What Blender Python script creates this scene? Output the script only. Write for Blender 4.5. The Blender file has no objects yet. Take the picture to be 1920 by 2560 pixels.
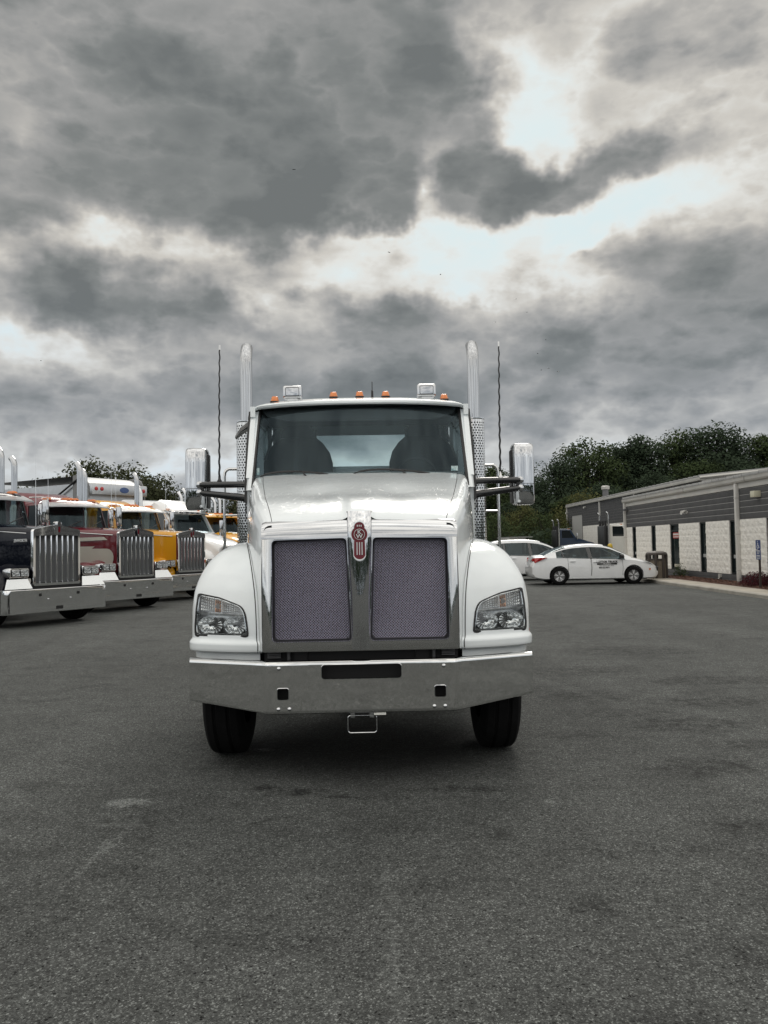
import bpy, bmesh, math, random
import numpy as np
from math import sin, cos, tan, atan, atan2, sqrt, pi, radians, exp
from mathutils import Vector, Matrix, noise
random.seed(7)
SC = bpy.context.scene
COL = SC.collection
# ---------------------------------------------------------------- camera
HZ_PITCH = atan(81 / 2000.0)
ROLL = radians(1.0)
cam_d = bpy.data.cameras.new('camera')
cam = bpy.data.objects.new('camera', cam_d)
COL.objects.link(cam)
cam_d.sensor_fit = 'HORIZONTAL'
cam_d.sensor_width = 36.0
cam_d.lens = 36.0 * 2000.0 / 1920.0
cam_d.clip_start = 0.05
cam_d.clip_end = 4000
_f = Vector((0, cos(HZ_PITCH), sin(HZ_PITCH)))
_r = Vector((1, 0, 0))
_u = Vector((0, -sin(HZ_PITCH), cos(HZ_PITCH)))
_r2 = _r * cos(ROLL) - _u * sin(ROLL)
_u2 = _r * sin(ROLL) + _u * cos(ROLL)
cam.matrix_world = Matrix(((_r2.x, _u2.x, -_f.x, 0), (_r2.y, _u2.y, -_f.y, 0), (_r2.z, _u2.z, -_f.z, 1.58), (0, 0, 0, 1)))
SC.camera = cam
SC.render.resolution_x, SC.render.resolution_y = 768, 1024
# ---------------------------------------------------------------- exposure
SC.view_settings.view_transform = 'Standard'
SC.view_settings.look = 'None'
SC.view_settings.gamma = 1.0
SC.view_settings.use_curve_mapping = False
SC.view_settings.exposure = EXPO = 0.0
SKY_GAIN, SKY_ZEN, SKY_BACK, SUN_E = 1.10, 1.35, 0.45, 1.5
SC.cycles.use_denoising = True
SC.cycles.max_bounces = 10
SC.cycles.glossy_bounces = 5
SC.cycles.transparent_max_bounces = 16
SC.cycles.caustics_reflective = False
SC.cycles.caustics_refractive = False
SC.cycles.sample_clamp_indirect = 6.0
# ---------------------------------------------------------------- sky and sun
SUN_EL, SUN_AZ = radians(42), radians(8)      # behind the truck, a little to the right
world = bpy.data.worlds.new('World')
SC.world = world
world.use_nodes = True
wt = world.node_tree
wt.nodes.clear()
WN, WL = wt.nodes, wt.links

def wmath(op, a, b=None, c=None, clamp=False):
    n = WN.new('ShaderNodeMath'); n.operation = op; n.use_clamp = clamp
    for i, v in enumerate((a, b, c)):
        if v is None: continue
        if isinstance(v, (int, float)): n.inputs[i].default_value = v
        else: WL.new(v, n.inputs[i])
    return n.outputs[0]

def wnoise(vec, scale, detail=8, rough=0.55, dist=0.0, lac=2.0):
    n = WN.new('ShaderNodeTexNoise')
    n.inputs['Scale'].default_value = scale; n.inputs['Detail'].default_value = detail
    n.inputs['Roughness'].default_value = rough; n.inputs['Distortion'].default_value = dist
    n.inputs['Lacunarity'].default_value = lac
    WL.new(vec, n.inputs['Vector'])
    return n

tc = WN.new('ShaderNodeTexCoord')
sep = WN.new('ShaderNodeSeparateXYZ'); WL.new(tc.outputs['Generated'], sep.inputs[0])
DX, DY, DZ = sep.outputs
AZ = wmath('ARCTAN2', DX, DY)
EL = wmath('ARCSINE', DZ)
# cloud layer coordinates: the view ray meets a high deck, softened near the horizon
den = wmath('ADD', wmath('MAXIMUM', DZ, 0.0), 0.34)
comb = WN.new('ShaderNodeCombineXYZ')
WL.new(wmath('DIVIDE', DX, den), comb.inputs[0]); WL.new(wmath('DIVIDE', DY, den), comb.inputs[1])
DECK = comb.outputs[0]
comb2 = WN.new('ShaderNodeCombineXYZ')
WL.new(AZ, comb2.inputs[0]); WL.new(EL, comb2.inputs[1])
ANG = comb2.outputs[0]
# warp of the angular coordinates so that the big masses get ragged edges
def wvm(op, a, b):
    n = WN.new('ShaderNodeVectorMath'); n.operation = op
    for i, v in enumerate((a, b)):
        if isinstance(v, (tuple, list)): n.inputs[i].default_value = v
        else: WL.new(v, n.inputs[i])
    return n.outputs[0]
w1 = wnoise(tc.outputs['Generated'], 5.5, 2, 0.5)
w2 = wnoise(tc.outputs['Generated'], 24.0, 3, 0.6)
WARP = wvm('ADD', wvm('MULTIPLY', w1.outputs['Color'], (0.17, 0.12, 0.0)), wvm('MULTIPLY', w2.outputs['Color'], (0.060, 0.050, 0.0)))
WANG = wvm('SUBTRACT', wvm('ADD', ANG, WARP), (0.115, 0.085, 0.0))

def blob(px, py, rx, ry, wgt, sharp=1.0, tilt=0.0):
    """cloud mass (wgt > 0) or clearing (wgt < 0), centred on a direction"""
    a0 = atan((px - 960) / 2000.0); e0 = atan((1361 - 0.0175 * (px - 960) - py) / 2000.0 * cos(a0))
    k = 1.9
    m = WN.new('ShaderNodeMapping'); m.vector_type = 'TEXTURE'
    m.inputs['Location'].default_value = (a0, e0, 0)
    m.inputs['Rotation'].default_value = (0, 0, tilt)
    m.inputs['Scale'].default_value = (k * rx / 2000.0, k * ry / 2000.0, 1)
    WL.new(WANG, m.inputs[0])
    g = WN.new('ShaderNodeTexGradient'); g.gradient_type = 'QUADRATIC_SPHERE' if sharp < 1.35 else 'SPHERICAL'
    WL.new(m.outputs[0], g.inputs[0])
    return g.outputs['Fac'], wgt * (1.15 if sharp < 1.35 else 1.1)

BLOBS = [  # px, py, rx, ry, weight, sharp, tilt
    # the great dark mass, upper left
    (520, 190, 640, 330, 0.36, 2, 0.0), (840, 390, 330, 180, 0.30, 2, 0.0), (330, 510, 470, 130, 0.32, 2, -0.10),
    (1020, 110, 260, 250, 0.25, 2, 0.0), (60, 330, 130, 130, -0.26, 1, 0.0), (220, 60, 300, 90, -0.05, 1, 0), (880, 590, 130, 70, -0.55, 1, 0.3),
    # the bright opening
    (1330, 215, 100, 260, -0.62, 1, 0.22), (1410, 320, 140, 110, -0.36, 1, 0.0), (1090, 450, 90, 130, -0.75, 1, -0.3), (1060, 655, 290, 95, -0.66, 2, 0.0),
    (1270, 585, 380, 95, -0.62, 1, 0.0), (1600, 510, 260, 90, -0.34, 1, 0.25), (1500, 110, 190, 80, -0.22, 1, 0.5), (1130, 720, 110, 40, -0.2, 1, 0),
    # small clouds inside it
    (1420, 425, 300, 58, 1.0, 1, 0.05), (1265, 405, 110, 60, 0.5, 1, 0), (1540, 410, 130, 50, 0.4, 1, 0), (1000, 535, 100, 60, 1.1, 1, 0.0), (1490, 615, 150, 48, 0.60, 1, 0.0),
    (1740, 200, 280, 200, -0.10, 1, 0.0), (1850, 320, 160, 60, 0.08, 1, 0.3), (1860, 640, 220, 130, 0.10, 1, 0.0), (1600, 60, 90, 60, 0.12, 1, 0),
    # pale band below the mass, dark streaks in it
    (230, 630, 520, 85, -0.62, 1, 0.03), (690, 690, 240, 85, -0.36, 1, 0.0), (40, 690, 120, 60, -0.1, 1, 0), (210, 765, 300, 62, 0.46, 2, -0.14), (570, 775, 120, 60, 0.30, 1, 0.0), (760, 730, 60, 50, 0.2, 1, 0),
    # long bank low on the right, with its bright rim
    (1450, 860, 700, 120, 0.30, 2, 0.03), (880, 800, 150, 90, 0.22, 1, 0.0), (1260, 700, 110, 50, 0.36, 2, 0.0), (1010, 790, 160, 70, 0.18, 1, 0), (1080, 735, 300, 26, -0.12, 1, 0.05),
    (150, 850, 330, 60, -0.34, 1, 0.0), (620, 850, 240, 110, -0.30, 1, 0.0), (1150, 885, 220, 55, -0.20, 1, 0), (1490, 1000, 260, 60, -0.22, 1, 0),
    (250, 1010, 640, 80, 0.28, 2, 0.0), (1200, 1030, 500, 60, 0.12, 1, 0), (1700, 960, 340, 80, 0.12, 1, 0.0), (430, 1170, 460, 75, -0.20, 1, 0.0), (1450, 1130, 260, 45, -0.10, 1, 0.0),
]
acc = None
for b in BLOBS:
    o, wg = blob(*b)
    acc = wmath('MULTIPLY', o, wg) if acc is None else wmath('MULTIPLY_ADD', o, wg, acc)
# cloud texture: billows on the deck plus finer wisps in the round
mp = WN.new('ShaderNodeMapping'); mp.inputs['Location'].default_value = (3.1, 1.7, 0.0); WL.new(DECK, mp.inputs[0])
mp2 = WN.new('ShaderNodeMapping'); mp2.inputs['Scale'].default_value = (1, 1, 1.9); WL.new(tc.outputs['Generated'], mp2.inputs[0])
n1 = wnoise(mp2.outputs[0], 3.6, 3, 0.5, 0.0)
n2 = wnoise(mp2.outputs[0], 7.0, 5, 0.50, 0.0)
n3 = wnoise(mp2.outputs[0], 22.0, 4, 0.50, 0.0)
T = wmath('ADD', 0.495, wmath('SMOOTH_MIN', wmath('SMOOTH_MAX', wmath('MULTIPLY', acc, 1.0), -0.31, 0.25), 0.36, 0.25))
T = wmath('ADD', T, wmath('MULTIPLY', wmath('SUBTRACT', n1.outputs['Fac'], 0.5), 0.62))
# puffs: folded noise gives rounded heads with thin bright creases between them
b2 = wmath('ABSOLUTE', wmath('SUBTRACT', n2.outputs['Fac'], 0.5))
T = wmath('ADD', T, wmath('MULTIPLY', wmath('SUBTRACT', b2, 0.075), 1.2))
b3 = wmath('ABSOLUTE', wmath('SUBTRACT', n3.outputs['Fac'], 0.5))
T = wmath('ADD', T, wmath('MULTIPLY', wmath('SUBTRACT', b3, 0.075), 0.42))
T = wmath('ADD', T, wmath('MULTIPLY', wmath('SUBTRACT', n2.outputs['Fac'], 0.5), 0.36))
T = wmath('ADD', T, wmath('MULTIPLY', wmath('SUBTRACT', n3.outputs['Fac'], 0.5), 0.20))
# the clouds are lit from behind: thin veils glow, thick masses go grey
rampn = WN.new('ShaderNodeValToRGB'); WL.new(T, rampn.inputs[0])
cr = rampn.color_ramp; cr.interpolation = 'LINEAR'
STOPS = [(0.00, (0.68, 0.79, 0.80)), (0.15, (0.70, 0.765, 0.765)), (0.28, (0.69, 0.69, 0.66)), (0.40, (0.56, 0.54, 0.50)), (0.52, (0.42, 0.41, 0.39)), (0.66, (0.300, 0.302, 0.298)), (0.82, (0.205, 0.216, 0.214)), (1.0, (0.150, 0.162, 0.163))]
while len(cr.elements) < len(STOPS): cr.elements.new(0.5)
for e, (p, c) in zip(cr.elements, STOPS): e.position = p; e.color = (*c, 1)
# blue-grey air towards the horizon
air = wmath('MULTIPLY', wmath('SUBTRACT', 1.0, wmath('DIVIDE', wmath('MAXIMUM', EL, 0.0), 0.34), clamp=True), 0.8)
mixa = WN.new('ShaderNodeMix'); mixa.data_type = 'RGBA'; mixa.blend_type = 'MIX'
WL.new(air, mixa.inputs['Factor']); WL.new(rampn.outputs[0], mixa.inputs['A'])
hz = WN.new('ShaderNodeMix'); hz.data_type = 'RGBA'; hz.blend_type = 'MULTIPLY'; hz.inputs['Factor'].default_value = 1.0
WL.new(rampn.outputs[0], hz.inputs['A']); hz.inputs['B'].default_value = (0.84, 0.95, 1.10, 1)
WL.new(hz.outputs['Result'], mixa.inputs['B'])
# brightness gain added overhead and behind, out of view, to light truck and ground
fwd = WN.new('ShaderNodeVectorMath'); fwd.operation = 'DOT_PRODUCT'; WL.new(tc.outputs['Generated'], fwd.inputs[0]); fwd.inputs[1].default_value = (0.0, 0.93, 0.37)
mrn = WN.new('ShaderNodeMapRange'); mrn.interpolation_type = 'SMOOTHSTEP'; WL.new(fwd.outputs['Value'], mrn.inputs[0])
for i, v in enumerate((0.25, 0.85, 1.0, 0.0)): mrn.inputs[1 + i].default_value = v
lum = wmath('ADD', 1.0, wmath('MULTIPLY', mrn.outputs[0], wmath('MULTIPLY_ADD', wmath('MAXIMUM', DZ, 0.0), SKY_ZEN, SKY_BACK)))
cloudc = WN.new('ShaderNodeVectorMath'); cloudc.operation = 'SCALE'
WL.new(mixa.outputs['Result'], cloudc.inputs[0]); WL.new(lum, cloudc.inputs['Scale'])
bg_c = WN.new('ShaderNodeBackground'); WL.new(cloudc.outputs[0], bg_c.inputs['Color']); bg_c.inputs['Strength'].default_value = SKY_GAIN
sky = WN.new('ShaderNodeTexSky'); sky.sky_type = 'NISHITA'; sky.sun_disc = False
sky.sun_elevation = SUN_EL; sky.sun_rotation = SUN_AZ
bg_s = WN.new('ShaderNodeBackground'); WL.new(sky.outputs[0], bg_s.inputs['Color']); bg_s.inputs['Strength'].default_value = 0.06
addsh = WN.new('ShaderNodeMixShader')
# clear air shows only where the clouds are thinnest
WL.new(wmath('ADD', 0.90, wmath('MULTIPLY', T, 0.4), clamp=True), addsh.inputs[0])
WL.new(bg_s.outputs[0], addsh.inputs[1]); WL.new(bg_c.outputs[0], addsh.inputs[2])
world.cycles.sampling_method = 'MANUAL'; world.cycles.sample_map_resolution = 256
wout = WN.new('ShaderNodeOutputWorld'); WL.new(addsh.outputs[0], wout.inputs[0])
sun_d = bpy.data.lights.new('sun', 'SUN')
sun_d.energy = SUN_E; sun_d.angle = radians(24); sun_d.color = (1.0, 0.95, 0.88)
sun = bpy.data.objects.new('sun', sun_d); COL.objects.link(sun)
_sd = Vector((sin(SUN_AZ) * cos(SUN_EL), cos(SUN_AZ) * cos(SUN_EL), sin(SUN_EL)))
sun.rotation_euler = (-_sd).to_track_quat('-Z', 'Y').to_euler()
# ---------------------------------------------------------------- materials
MATS = {}
def _new(name):
    m = bpy.data.materials.new(name); m.use_nodes = True
    nt = m.node_tree
    return m, nt, nt.nodes['Principled BSDF'], nt.nodes['Material Output']
def pbr(name, col, rough=0.5, metal=0.0, coat=0.0, bump=None, vary=None, rvary=None, ior=None, coatr=0.03, spec=None, aniso=None):
    """col rgb; bump=(scale,strength,dist); vary=(scale,amount) brightness noise; rvary=(scale,lo,hi) roughness noise"""
    if name in MATS: return MATS[name]
    m, nt, p, out = _new(name)
    N, L = nt.nodes, nt.links
    p.inputs['Base Color'].default_value = (*col, 1); p.inputs['Roughness'].default_value = rough
    p.inputs['Metallic'].default_value = metal; p.inputs['Coat Weight'].default_value = coat; p.inputs['Coat Roughness'].default_value = coatr
    if ior: p.inputs['IOR'].default_value = ior
    if spec is not None: p.inputs['Specular IOR Level'].default_value = spec
    if bump or vary or rvary:
        t = N.new('ShaderNodeTexCoord')
    if vary:
        n = N.new('ShaderNodeTexNoise'); n.inputs['Scale'].default_value = vary[0]; n.inputs['Detail'].default_value = 5
        L.new(t.outputs['Object'], n.inputs['Vector'])
        r = N.new('ShaderNodeMapRange'); r.inputs['From Min'].default_value = 0.3; r.inputs['From Max'].default_value = 0.7
        r.inputs['To Min'].default_value = 1 - vary[1]; r.inputs['To Max'].default_value = 1 + vary[1]
        L.new(n.outputs['Fac'], r.inputs[0])
        v = N.new('ShaderNodeVectorMath'); v.operation = 'SCALE'; v.inputs[0].default_value = col
        L.new(r.outputs[0], v.inputs['Scale']); L.new(v.outputs[0], p.inputs['Base Color'])
    if rvary:
        n = N.new('ShaderNodeTexNoise'); n.inputs['Scale'].default_value = rvary[0]; n.inputs['Detail'].default_value = 6
        L.new(t.outputs['Object'], n.inputs['Vector'])
        r = N.new('ShaderNodeMapRange'); r.inputs['From Min'].default_value = 0.35; r.inputs['From Max'].default_value = 0.7
        r.inputs['To Min'].default_value = rvary[1]; r.inputs['To Max'].default_value = rvary[2]
        L.new(n.outputs['Fac'], r.inputs[0]); L.new(r.outputs[0], p.inputs['Roughness'])
    if bump:
        n = N.new('ShaderNodeTexNoise'); n.inputs['Scale'].default_value = bump[0]; n.inputs['Detail'].default_value = 4
        L.new(t.outputs['Object'], n.inputs['Vector'])
        b = N.new('ShaderNodeBump'); b.inputs['Strength'].default_value = bump[1]; b.inputs['Distance'].default_value = bump[2]
        L.new(n.outputs['Fac'], b.inputs['Height']); L.new(b.outputs[0], p.inputs['Normal'])
    MATS[name] = m
    return m
def glass(name, tint, refl=1.0, rough=0.0, thin=0.0):
    """thin pane: tinted see-through plus mirror reflection growing at grazing angles; thin = share of milky body"""
    if name in MATS: return MATS[name]
    m, nt, p, out = _new(name)
    N, L = nt.nodes, nt.links
    N.remove(p)
    tr = N.new('ShaderNodeBsdfTransparent'); tr.inputs[0].default_value = (*tint, 1)
    gl = N.new('ShaderNodeBsdfGlossy'); gl.inputs['Roughness'].default_value = rough; gl.inputs[0].default_value = (*(refl if isinstance(refl, tuple) else (refl,)*3), 1)
    lw = N.new('ShaderNodeLayerWeight'); lw.inputs[0].default_value = 0.5
    pw = N.new('ShaderNodeMath'); pw.operation = 'POWER'; pw.inputs[1].default_value = 5.0; L.new(lw.outputs['Facing'], pw.inputs[0])
    fr = N.new('ShaderNodeMath'); fr.operation = 'MULTIPLY_ADD'; fr.inputs[1].default_value = 0.94; fr.inputs[2].default_value = 0.06; L.new(pw.outputs[0], fr.inputs[0])
    mx = N.new('ShaderNodeMixShader'); L.new(fr.outputs[0], mx.inputs[0])
    src = tr.outputs[0]
    if thin:
        df = N.new('ShaderNodeBsdfDiffuse'); df.inputs[0].default_value = (0.55, 0.62, 0.63, 1)
        m2 = N.new('ShaderNodeMixShader'); m2.inputs[0].default_value = thin
        L.new(tr.outputs[0], m2.inputs[1]); L.new(df.outputs[0], m2.inputs[2]); src = m2.outputs[0]
    L.new(src, mx.inputs[1]); L.new(gl.outputs[0], mx.inputs[2]); L.new(mx.outputs[0], out.inputs[0])
    MATS[name] = m
    return m
def paint(name, col, rough=0.35, drops=False, coat=1.0, spec=0.3):
    """clear-coated vehicle paint; drops: rain beads and dried runs in the clear coat"""
    m = pbr(name, col, rough, 0.0, coat, None, (3.0, 0.03), None, coatr=0.04, spec=spec)
    nt = m.node_tree; N, L = nt.nodes, nt.links; p = N['Principled BSDF']
    t = N.new('ShaderNodeTexCoord')
    n0 = N.new('ShaderNodeTexNoise'); n0.inputs['Scale'].default_value = 9.0; n0.inputs['Detail'].default_value = 3
    L.new(t.outputs['Object'], n0.inputs['Vector'])
    b0 = N.new('ShaderNodeBump'); b0.inputs['Strength'].default_value = 0.05; b0.inputs['Distance'].default_value = 0.02
    L.new(n0.outputs['Fac'], b0.inputs['Height']); last = b0
    if drops:
        geo = N.new('ShaderNodeNewGeometry'); sx = N.new('ShaderNodeSeparateXYZ'); L.new(geo.outputs['Normal'], sx.inputs[0])
        up = N.new('ShaderNodeMapRange'); up.inputs['From Min'].default_value = 0.75; up.inputs['From Max'].default_value = 0.95
        L.new(sx.outputs[2], up.inputs[0])
        mp = N.new('ShaderNodeMapping'); mp.inputs['Scale'].default_value = (1.0, 0.28, 1.0); L.new(t.outputs['Object'], mp.inputs[0])
        v = N.new('ShaderNodeTexVoronoi'); v.inputs['Scale'].default_value = 170; L.new(mp.outputs[0], v.inputs['Vector'])
        r = N.new('ShaderNodeMapRange'); r.inputs['From Min'].default_value = 0.1; r.inputs['From Max'].default_value = 0.42
        r.inputs['To Min'].default_value = 1.0; r.inputs['To Max'].default_value = 0.0; L.new(v.outputs['Distance'], r.inputs[0])
        n1 = N.new('ShaderNodeTexNoise'); n1.inputs['Scale'].default_value = 26; L.new(mp.outputs[0], n1.inputs['Vector'])
        r1 = N.new('ShaderNodeMapRange'); r1.inputs['From Min'].default_value = 0.48; r1.inputs['From Max'].default_value = 0.62; L.new(n1.outputs['Fac'], r1.inputs[0])
        mu = N.new('ShaderNodeMath'); mu.operation = 'MULTIPLY'; L.new(r.outputs[0], mu.inputs[0]); L.new(r1.outputs[0], mu.inputs[1])
        mu2 = N.new('ShaderNodeMath'); mu2.operation = 'MULTIPLY'; L.new(mu.outputs[0], mu2.inputs[0]); L.new(up.outputs[0], mu2.inputs[1])
        b1 = N.new('ShaderNodeBump'); b1.inputs['Strength'].default_value = 0.35; b1.inputs['Distance'].default_value = 0.0025
        L.new(mu2.outputs[0], b1.inputs['Height']); L.new(b0.outputs[0], b1.inputs['Normal']); last = b1
    L.new(last.outputs[0], p.inputs['Coat Normal']); L.new(last.outputs[0], p.inputs['Normal'])
    return m
def lens_mat(name, col, emit=0.0):
    m = pbr(name, col, 0.12, 0, 0.6, None, None, None)
    p = m.node_tree.nodes['Principled BSDF']
    p.inputs['Subsurface Weight'].default_value = 0.0
    return m
chrome = pbr('chrome', (0.60, 0.61, 0.625), 0.03, 1.0, bump=(7.0, 0.06, 0.01))
chrome_soft = pbr('polished_steel', (0.64, 0.64, 0.635), 0.09, 1.0, bump=(3.0, 0.07, 0.02), rvary=(30, 0.05, 0.13))
bumper_steel = pbr('bumper_steel', (0.84, 0.84, 0.83), 0.07, 1.0, bump=(6.0, 0.05, 0.012), rvary=(18, 0.015, 0.05))
chrome_bright = pbr('bright_chrome', (0.84, 0.85, 0.86), 0.04, 1.0, bump=(5.0, 0.05, 0.01))
alu = pbr('brushed_aluminium', (0.55, 0.56, 0.57), 0.32, 1.0, bump=(40, 0.1, 0.004), vary=(4, 0.08))
white_paint = paint('white_paint', (0.84, 0.88, 0.895), 0.2, True)
white_car = paint('white_car_paint', (0.78, 0.79, 0.80), 0.3)
navy_paint = paint('navy_paint', (0.003, 0.004, 0.010), 0.25, coat=0.55, spec=0.02)
maroon_paint = paint('maroon_paint', (0.135, 0.012, 0.020), 0.28, spec=0.1)
yellow_paint = paint('yellow_paint', (0.70, 0.34, 0.018), 0.3, spec=0.1)
cream_paint = paint('cream_paint', (0.52, 0.50, 0.44), 0.35)
blue_paint = paint('blue_paint', (0.008, 0.026, 0.062), 0.3)
pearl_paint = paint('pearl_paint', (0.70, 0.69, 0.64), 0.35)
rubber = pbr("tyre_rubber", (0.0055, 0.0055, 0.006), 0.9, bump=(60, 0.25, 0.004), vary=(14, 0.25), spec=0.2)
black_plastic = pbr('black_plastic', (0.012, 0.012, 0.013), 0.42, bump=(180, 0.12, 0.002))
black_gloss = pbr('black_gloss', (0.010, 0.011, 0.012), 0.14, coat=0.6)
dark_cloth = pbr('dark_cloth', (0.011, 0.012, 0.013), 0.85, bump=(120, 0.3, 0.003))
dark_void = pbr('dark_metal', (0.008, 0.008, 0.009), 0.7)
grey_plastic = pbr('grey_plastic', (0.10, 0.10, 0.105), 0.5)
radiator_mat = pbr('radiator_core', (0.006, 0.005, 0.016), 0.6, vary=(60, 0.4))
amber = lens_mat('amber_lens', (0.62, 0.16, 0.012))
red_lens = lens_mat('red_lens', (0.42, 0.012, 0.015))
badge_red = paint('badge_red', (0.13, 0.006, 0.014), 0.3, coat=0.6, spec=0.1)
stack_chrome = pbr('stack_chrome', (0.46, 0.47, 0.485), 0.05, 1.0, bump=(4.0, 0.05, 0.01))
windshield_m = glass('windshield_glass', (0.78, 0.88, 0.90), (0.36, 0.47, 0.53), 0.0, 0.006)
tint_glass = glass('tinted_glass', (0.20, 0.24, 0.25), (0.5, 0.56, 0.58), 0.0, 0.0)
clear_glass = glass('clear_lens', (0.93, 0.95, 0.95), 1.0)
dark_glass = pbr('dark_glass', (0.012, 0.016, 0.018), 0.04, coat=0.5, spec=0.6)
# ---------------------------------------------------------------- mesh helpers
def lerp(a, b, t): return a + (b - a) * t
def pl(pts, t):
    """piecewise cubic through (t, value) points, monotone-safe"""
    xs = [p[0] for p in pts]; ys = [p[1] for p in pts]
    if t <= xs[0]: return ys[0]
    if t >= xs[-1]: return ys[-1]
    i = 0
    while t > xs[i + 1]: i += 1
    h = xs[i + 1] - xs[i]; u = (t - xs[i]) / h
    d = (ys[i + 1] - ys[i]) / h
    def slope(k):
        if k <= 0: return (ys[1] - ys[0]) / (xs[1] - xs[0])
        if k >= len(xs) - 1: return (ys[-1] - ys[-2]) / (xs[-1] - xs[-2])
        a = (ys[k] - ys[k - 1]) / (xs[k] - xs[k - 1]); b = (ys[k + 1] - ys[k]) / (xs[k + 1] - xs[k])
        return 0.0 if a * b <= 0 else 2 * a * b / (a + b)
    m0, m1 = slope(i) * h, slope(i + 1) * h
    return (2 * u**3 - 3 * u * u + 1) * ys[i] + (u**3 - 2 * u * u + u) * m0 + (-2 * u**3 + 3 * u * u) * ys[i + 1] + (u**3 - u * u) * m1
def rrect(x0, x1, z0, z1, r, n=5):
    out = []
    for cx, cz, a0 in ((x1 - r, z1 - r, 0), (x0 + r, z1 - r, 90), (x0 + r, z0 + r, 180), (x1 - r, z0 + r, 270)):
        for k in range(n + 1):
            a = radians(a0 + 90 * k / n); out.append((cx + r * cos(a), cz + r * sin(a)))
    return out
def soften(poly, r, n=4):
    """round every corner of a polygon"""
    out = []
    m = len(poly)
    for i in range(m):
        p0, p1, p2 = Vector(poly[i - 1]), Vector(poly[i]), Vector(poly[(i + 1) % m])
        d0, d2 = p0 - p1, p2 - p1
        rr = min(r, d0.length * 0.45, d2.length * 0.45)
        a, b = p1 + d0.normalized() * rr, p1 + d2.normalized() * rr
        for k in range(n + 1):
            t = k / n; out.append(tuple(a * (1 - t)**2 + p1 * 2 * t * (1 - t) + b * t * t))
    return out
class MB:
    def __init__(s): s.v = []; s.f = []
    def add(s, vs, fs):
        o = len(s.v); s.v += [tuple(p) for p in vs]; s.f += [tuple(i + o for i in f) for f in fs]; return s
    def box(s, x0, x1, y0, y1, z0, z1):
        return s.add([(x0,y0,z0),(x1,y0,z0),(x1,y1,z0),(x0,y1,z0),(x0,y0,z1),(x1,y0,z1),(x1,y1,z1),(x0,y1,z1)],
                     [(0,3,2,1),(4,5,6,7),(0,1,5,4),(1,2,6,5),(2,3,7,6),(3,0,4,7)])
    def hexa(s, a, b):
        """solid between two quads (each 4 points, same winding)"""
        return s.add(list(a) + list(b), [(3,2,1,0),(4,5,6,7),(0,1,5,4),(1,2,6,5),(2,3,7,6),(3,0,4,7)])
    def loft(s, rings, closed=True, cap0=True, cap1=True):
        n = len(rings[0]); vs = [p for r in rings for p in r]; fs = []
        for i in range(len(rings) - 1):
            for j in range(n if closed else n - 1):
                k = (j + 1) % n
                fs.append((i*n+j, i*n+k, (i+1)*n+k, (i+1)*n+j))
        if cap0: fs.append(tuple(reversed(range(n))))
        if cap1: fs.append(tuple(range((len(rings)-1)*n, len(rings)*n)))
        return s.add(vs, fs)
    def grid(s, fn, nu, nv, keep=None):
        vs = [fn(i / nu, j / nv) for j in range(nv + 1) for i in range(nu + 1)]; fs = []
        for j in range(nv):
            for i in range(nu):
                q = (j*(nu+1)+i, j*(nu+1)+i+1, (j+1)*(nu+1)+i+1, (j+1)*(nu+1)+i)
                if keep is None or keep([vs[k] for k in q]): fs.append(q)
        return s.add(vs, fs)
    def tube(s, pts, r, n=10, cap=True):
        P = [Vector(p) for p in pts]; rings = []
        up = None
        for i, p in enumerate(P):
            d = (P[min(i+1, len(P)-1)] - P[max(i-1, 0)])
            d.normalize()
            if up is None:
                up = Vector((0,0,1)) if abs(d.z) < 0.9 else Vector((0,1,0))
            a = d.cross(up); a.normalize(); b = a.cross(d); up = b
            rr = r[i] if isinstance(r, (list, tuple)) else r
            rings.append([tuple(p + a*rr*cos(2*pi*k/n) + b*rr*sin(2*pi*k/n)) for k in range(n)])
        return s.loft(rings, True, cap, cap)
    def lathe(s, prof, o, axis='y', n=24, sx=1.0, sz=1.0, cap0=False, cap1=False):
        """prof list of (radius, along)"""
        rings = []
        for r, h in prof:
            ring = []
            for k in range(n):
                a = 2*pi*k/n; c, d = r*cos(a)*sx, r*sin(a)*sz
                ring.append({'y': (o[0]+c, o[1]+h, o[2]+d), 'x': (o[0]+h, o[1]+c, o[2]+d), 'z': (o[0]+c, o[1]+d, o[2]+h)}[axis])
            rings.append(ring)
        return s.loft(rings, True, cap0, cap1)
    def prism(s, poly, w0, w1, fn=lambda u, v, w: (u, w, v)):
        n = len(poly)
        return s.add([fn(u, v, w0) for u, v in poly] + [fn(u, v, w1) for u, v in poly],
                     [tuple(range(n)), tuple(reversed(range(n, 2*n)))] + [(i, i+n, (i+1) % n + n, (i+1) % n) for i in range(n)])
    def mesh(s, name, bevel=0.0, seg=2, smooth=True, ang=38, recalc=True):
        me = bpy.data.meshes.new(name); bm = bmesh.new()
        vs = [bm.verts.new(p) for p in s.v]
        for f in s.f:
            try: bm.faces.new([vs[i] for i in f])
            except ValueError: pass
        if recalc:
            bmesh.ops.remove_doubles(bm, verts=bm.verts, dist=1e-5)
            bmesh.ops.recalc_face_normals(bm, faces=bm.faces)
        if bevel:
            ed = [e for e in bm.edges if len(e.link_faces) == 2 and e.calc_face_angle(0) > radians(30)]
            bmesh.ops.bevel(bm, geom=ed, offset=bevel, segments=seg, affect='EDGES', profile=0.6, clamp_overlap=True)
        bm.to_mesh(me); bm.free()
        if smooth:
            me.shade_smooth(); me.set_sharp_from_angle(angle=radians(ang))
        return me
    def build(s, name, mat, parent=None, **kw):
        me = s.mesh(name, **kw); me.materials.append(mat)
        o = bpy.data.objects.new(name, me); COL.objects.link(o)
        if parent is not None: o.parent = parent
        return o
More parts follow.
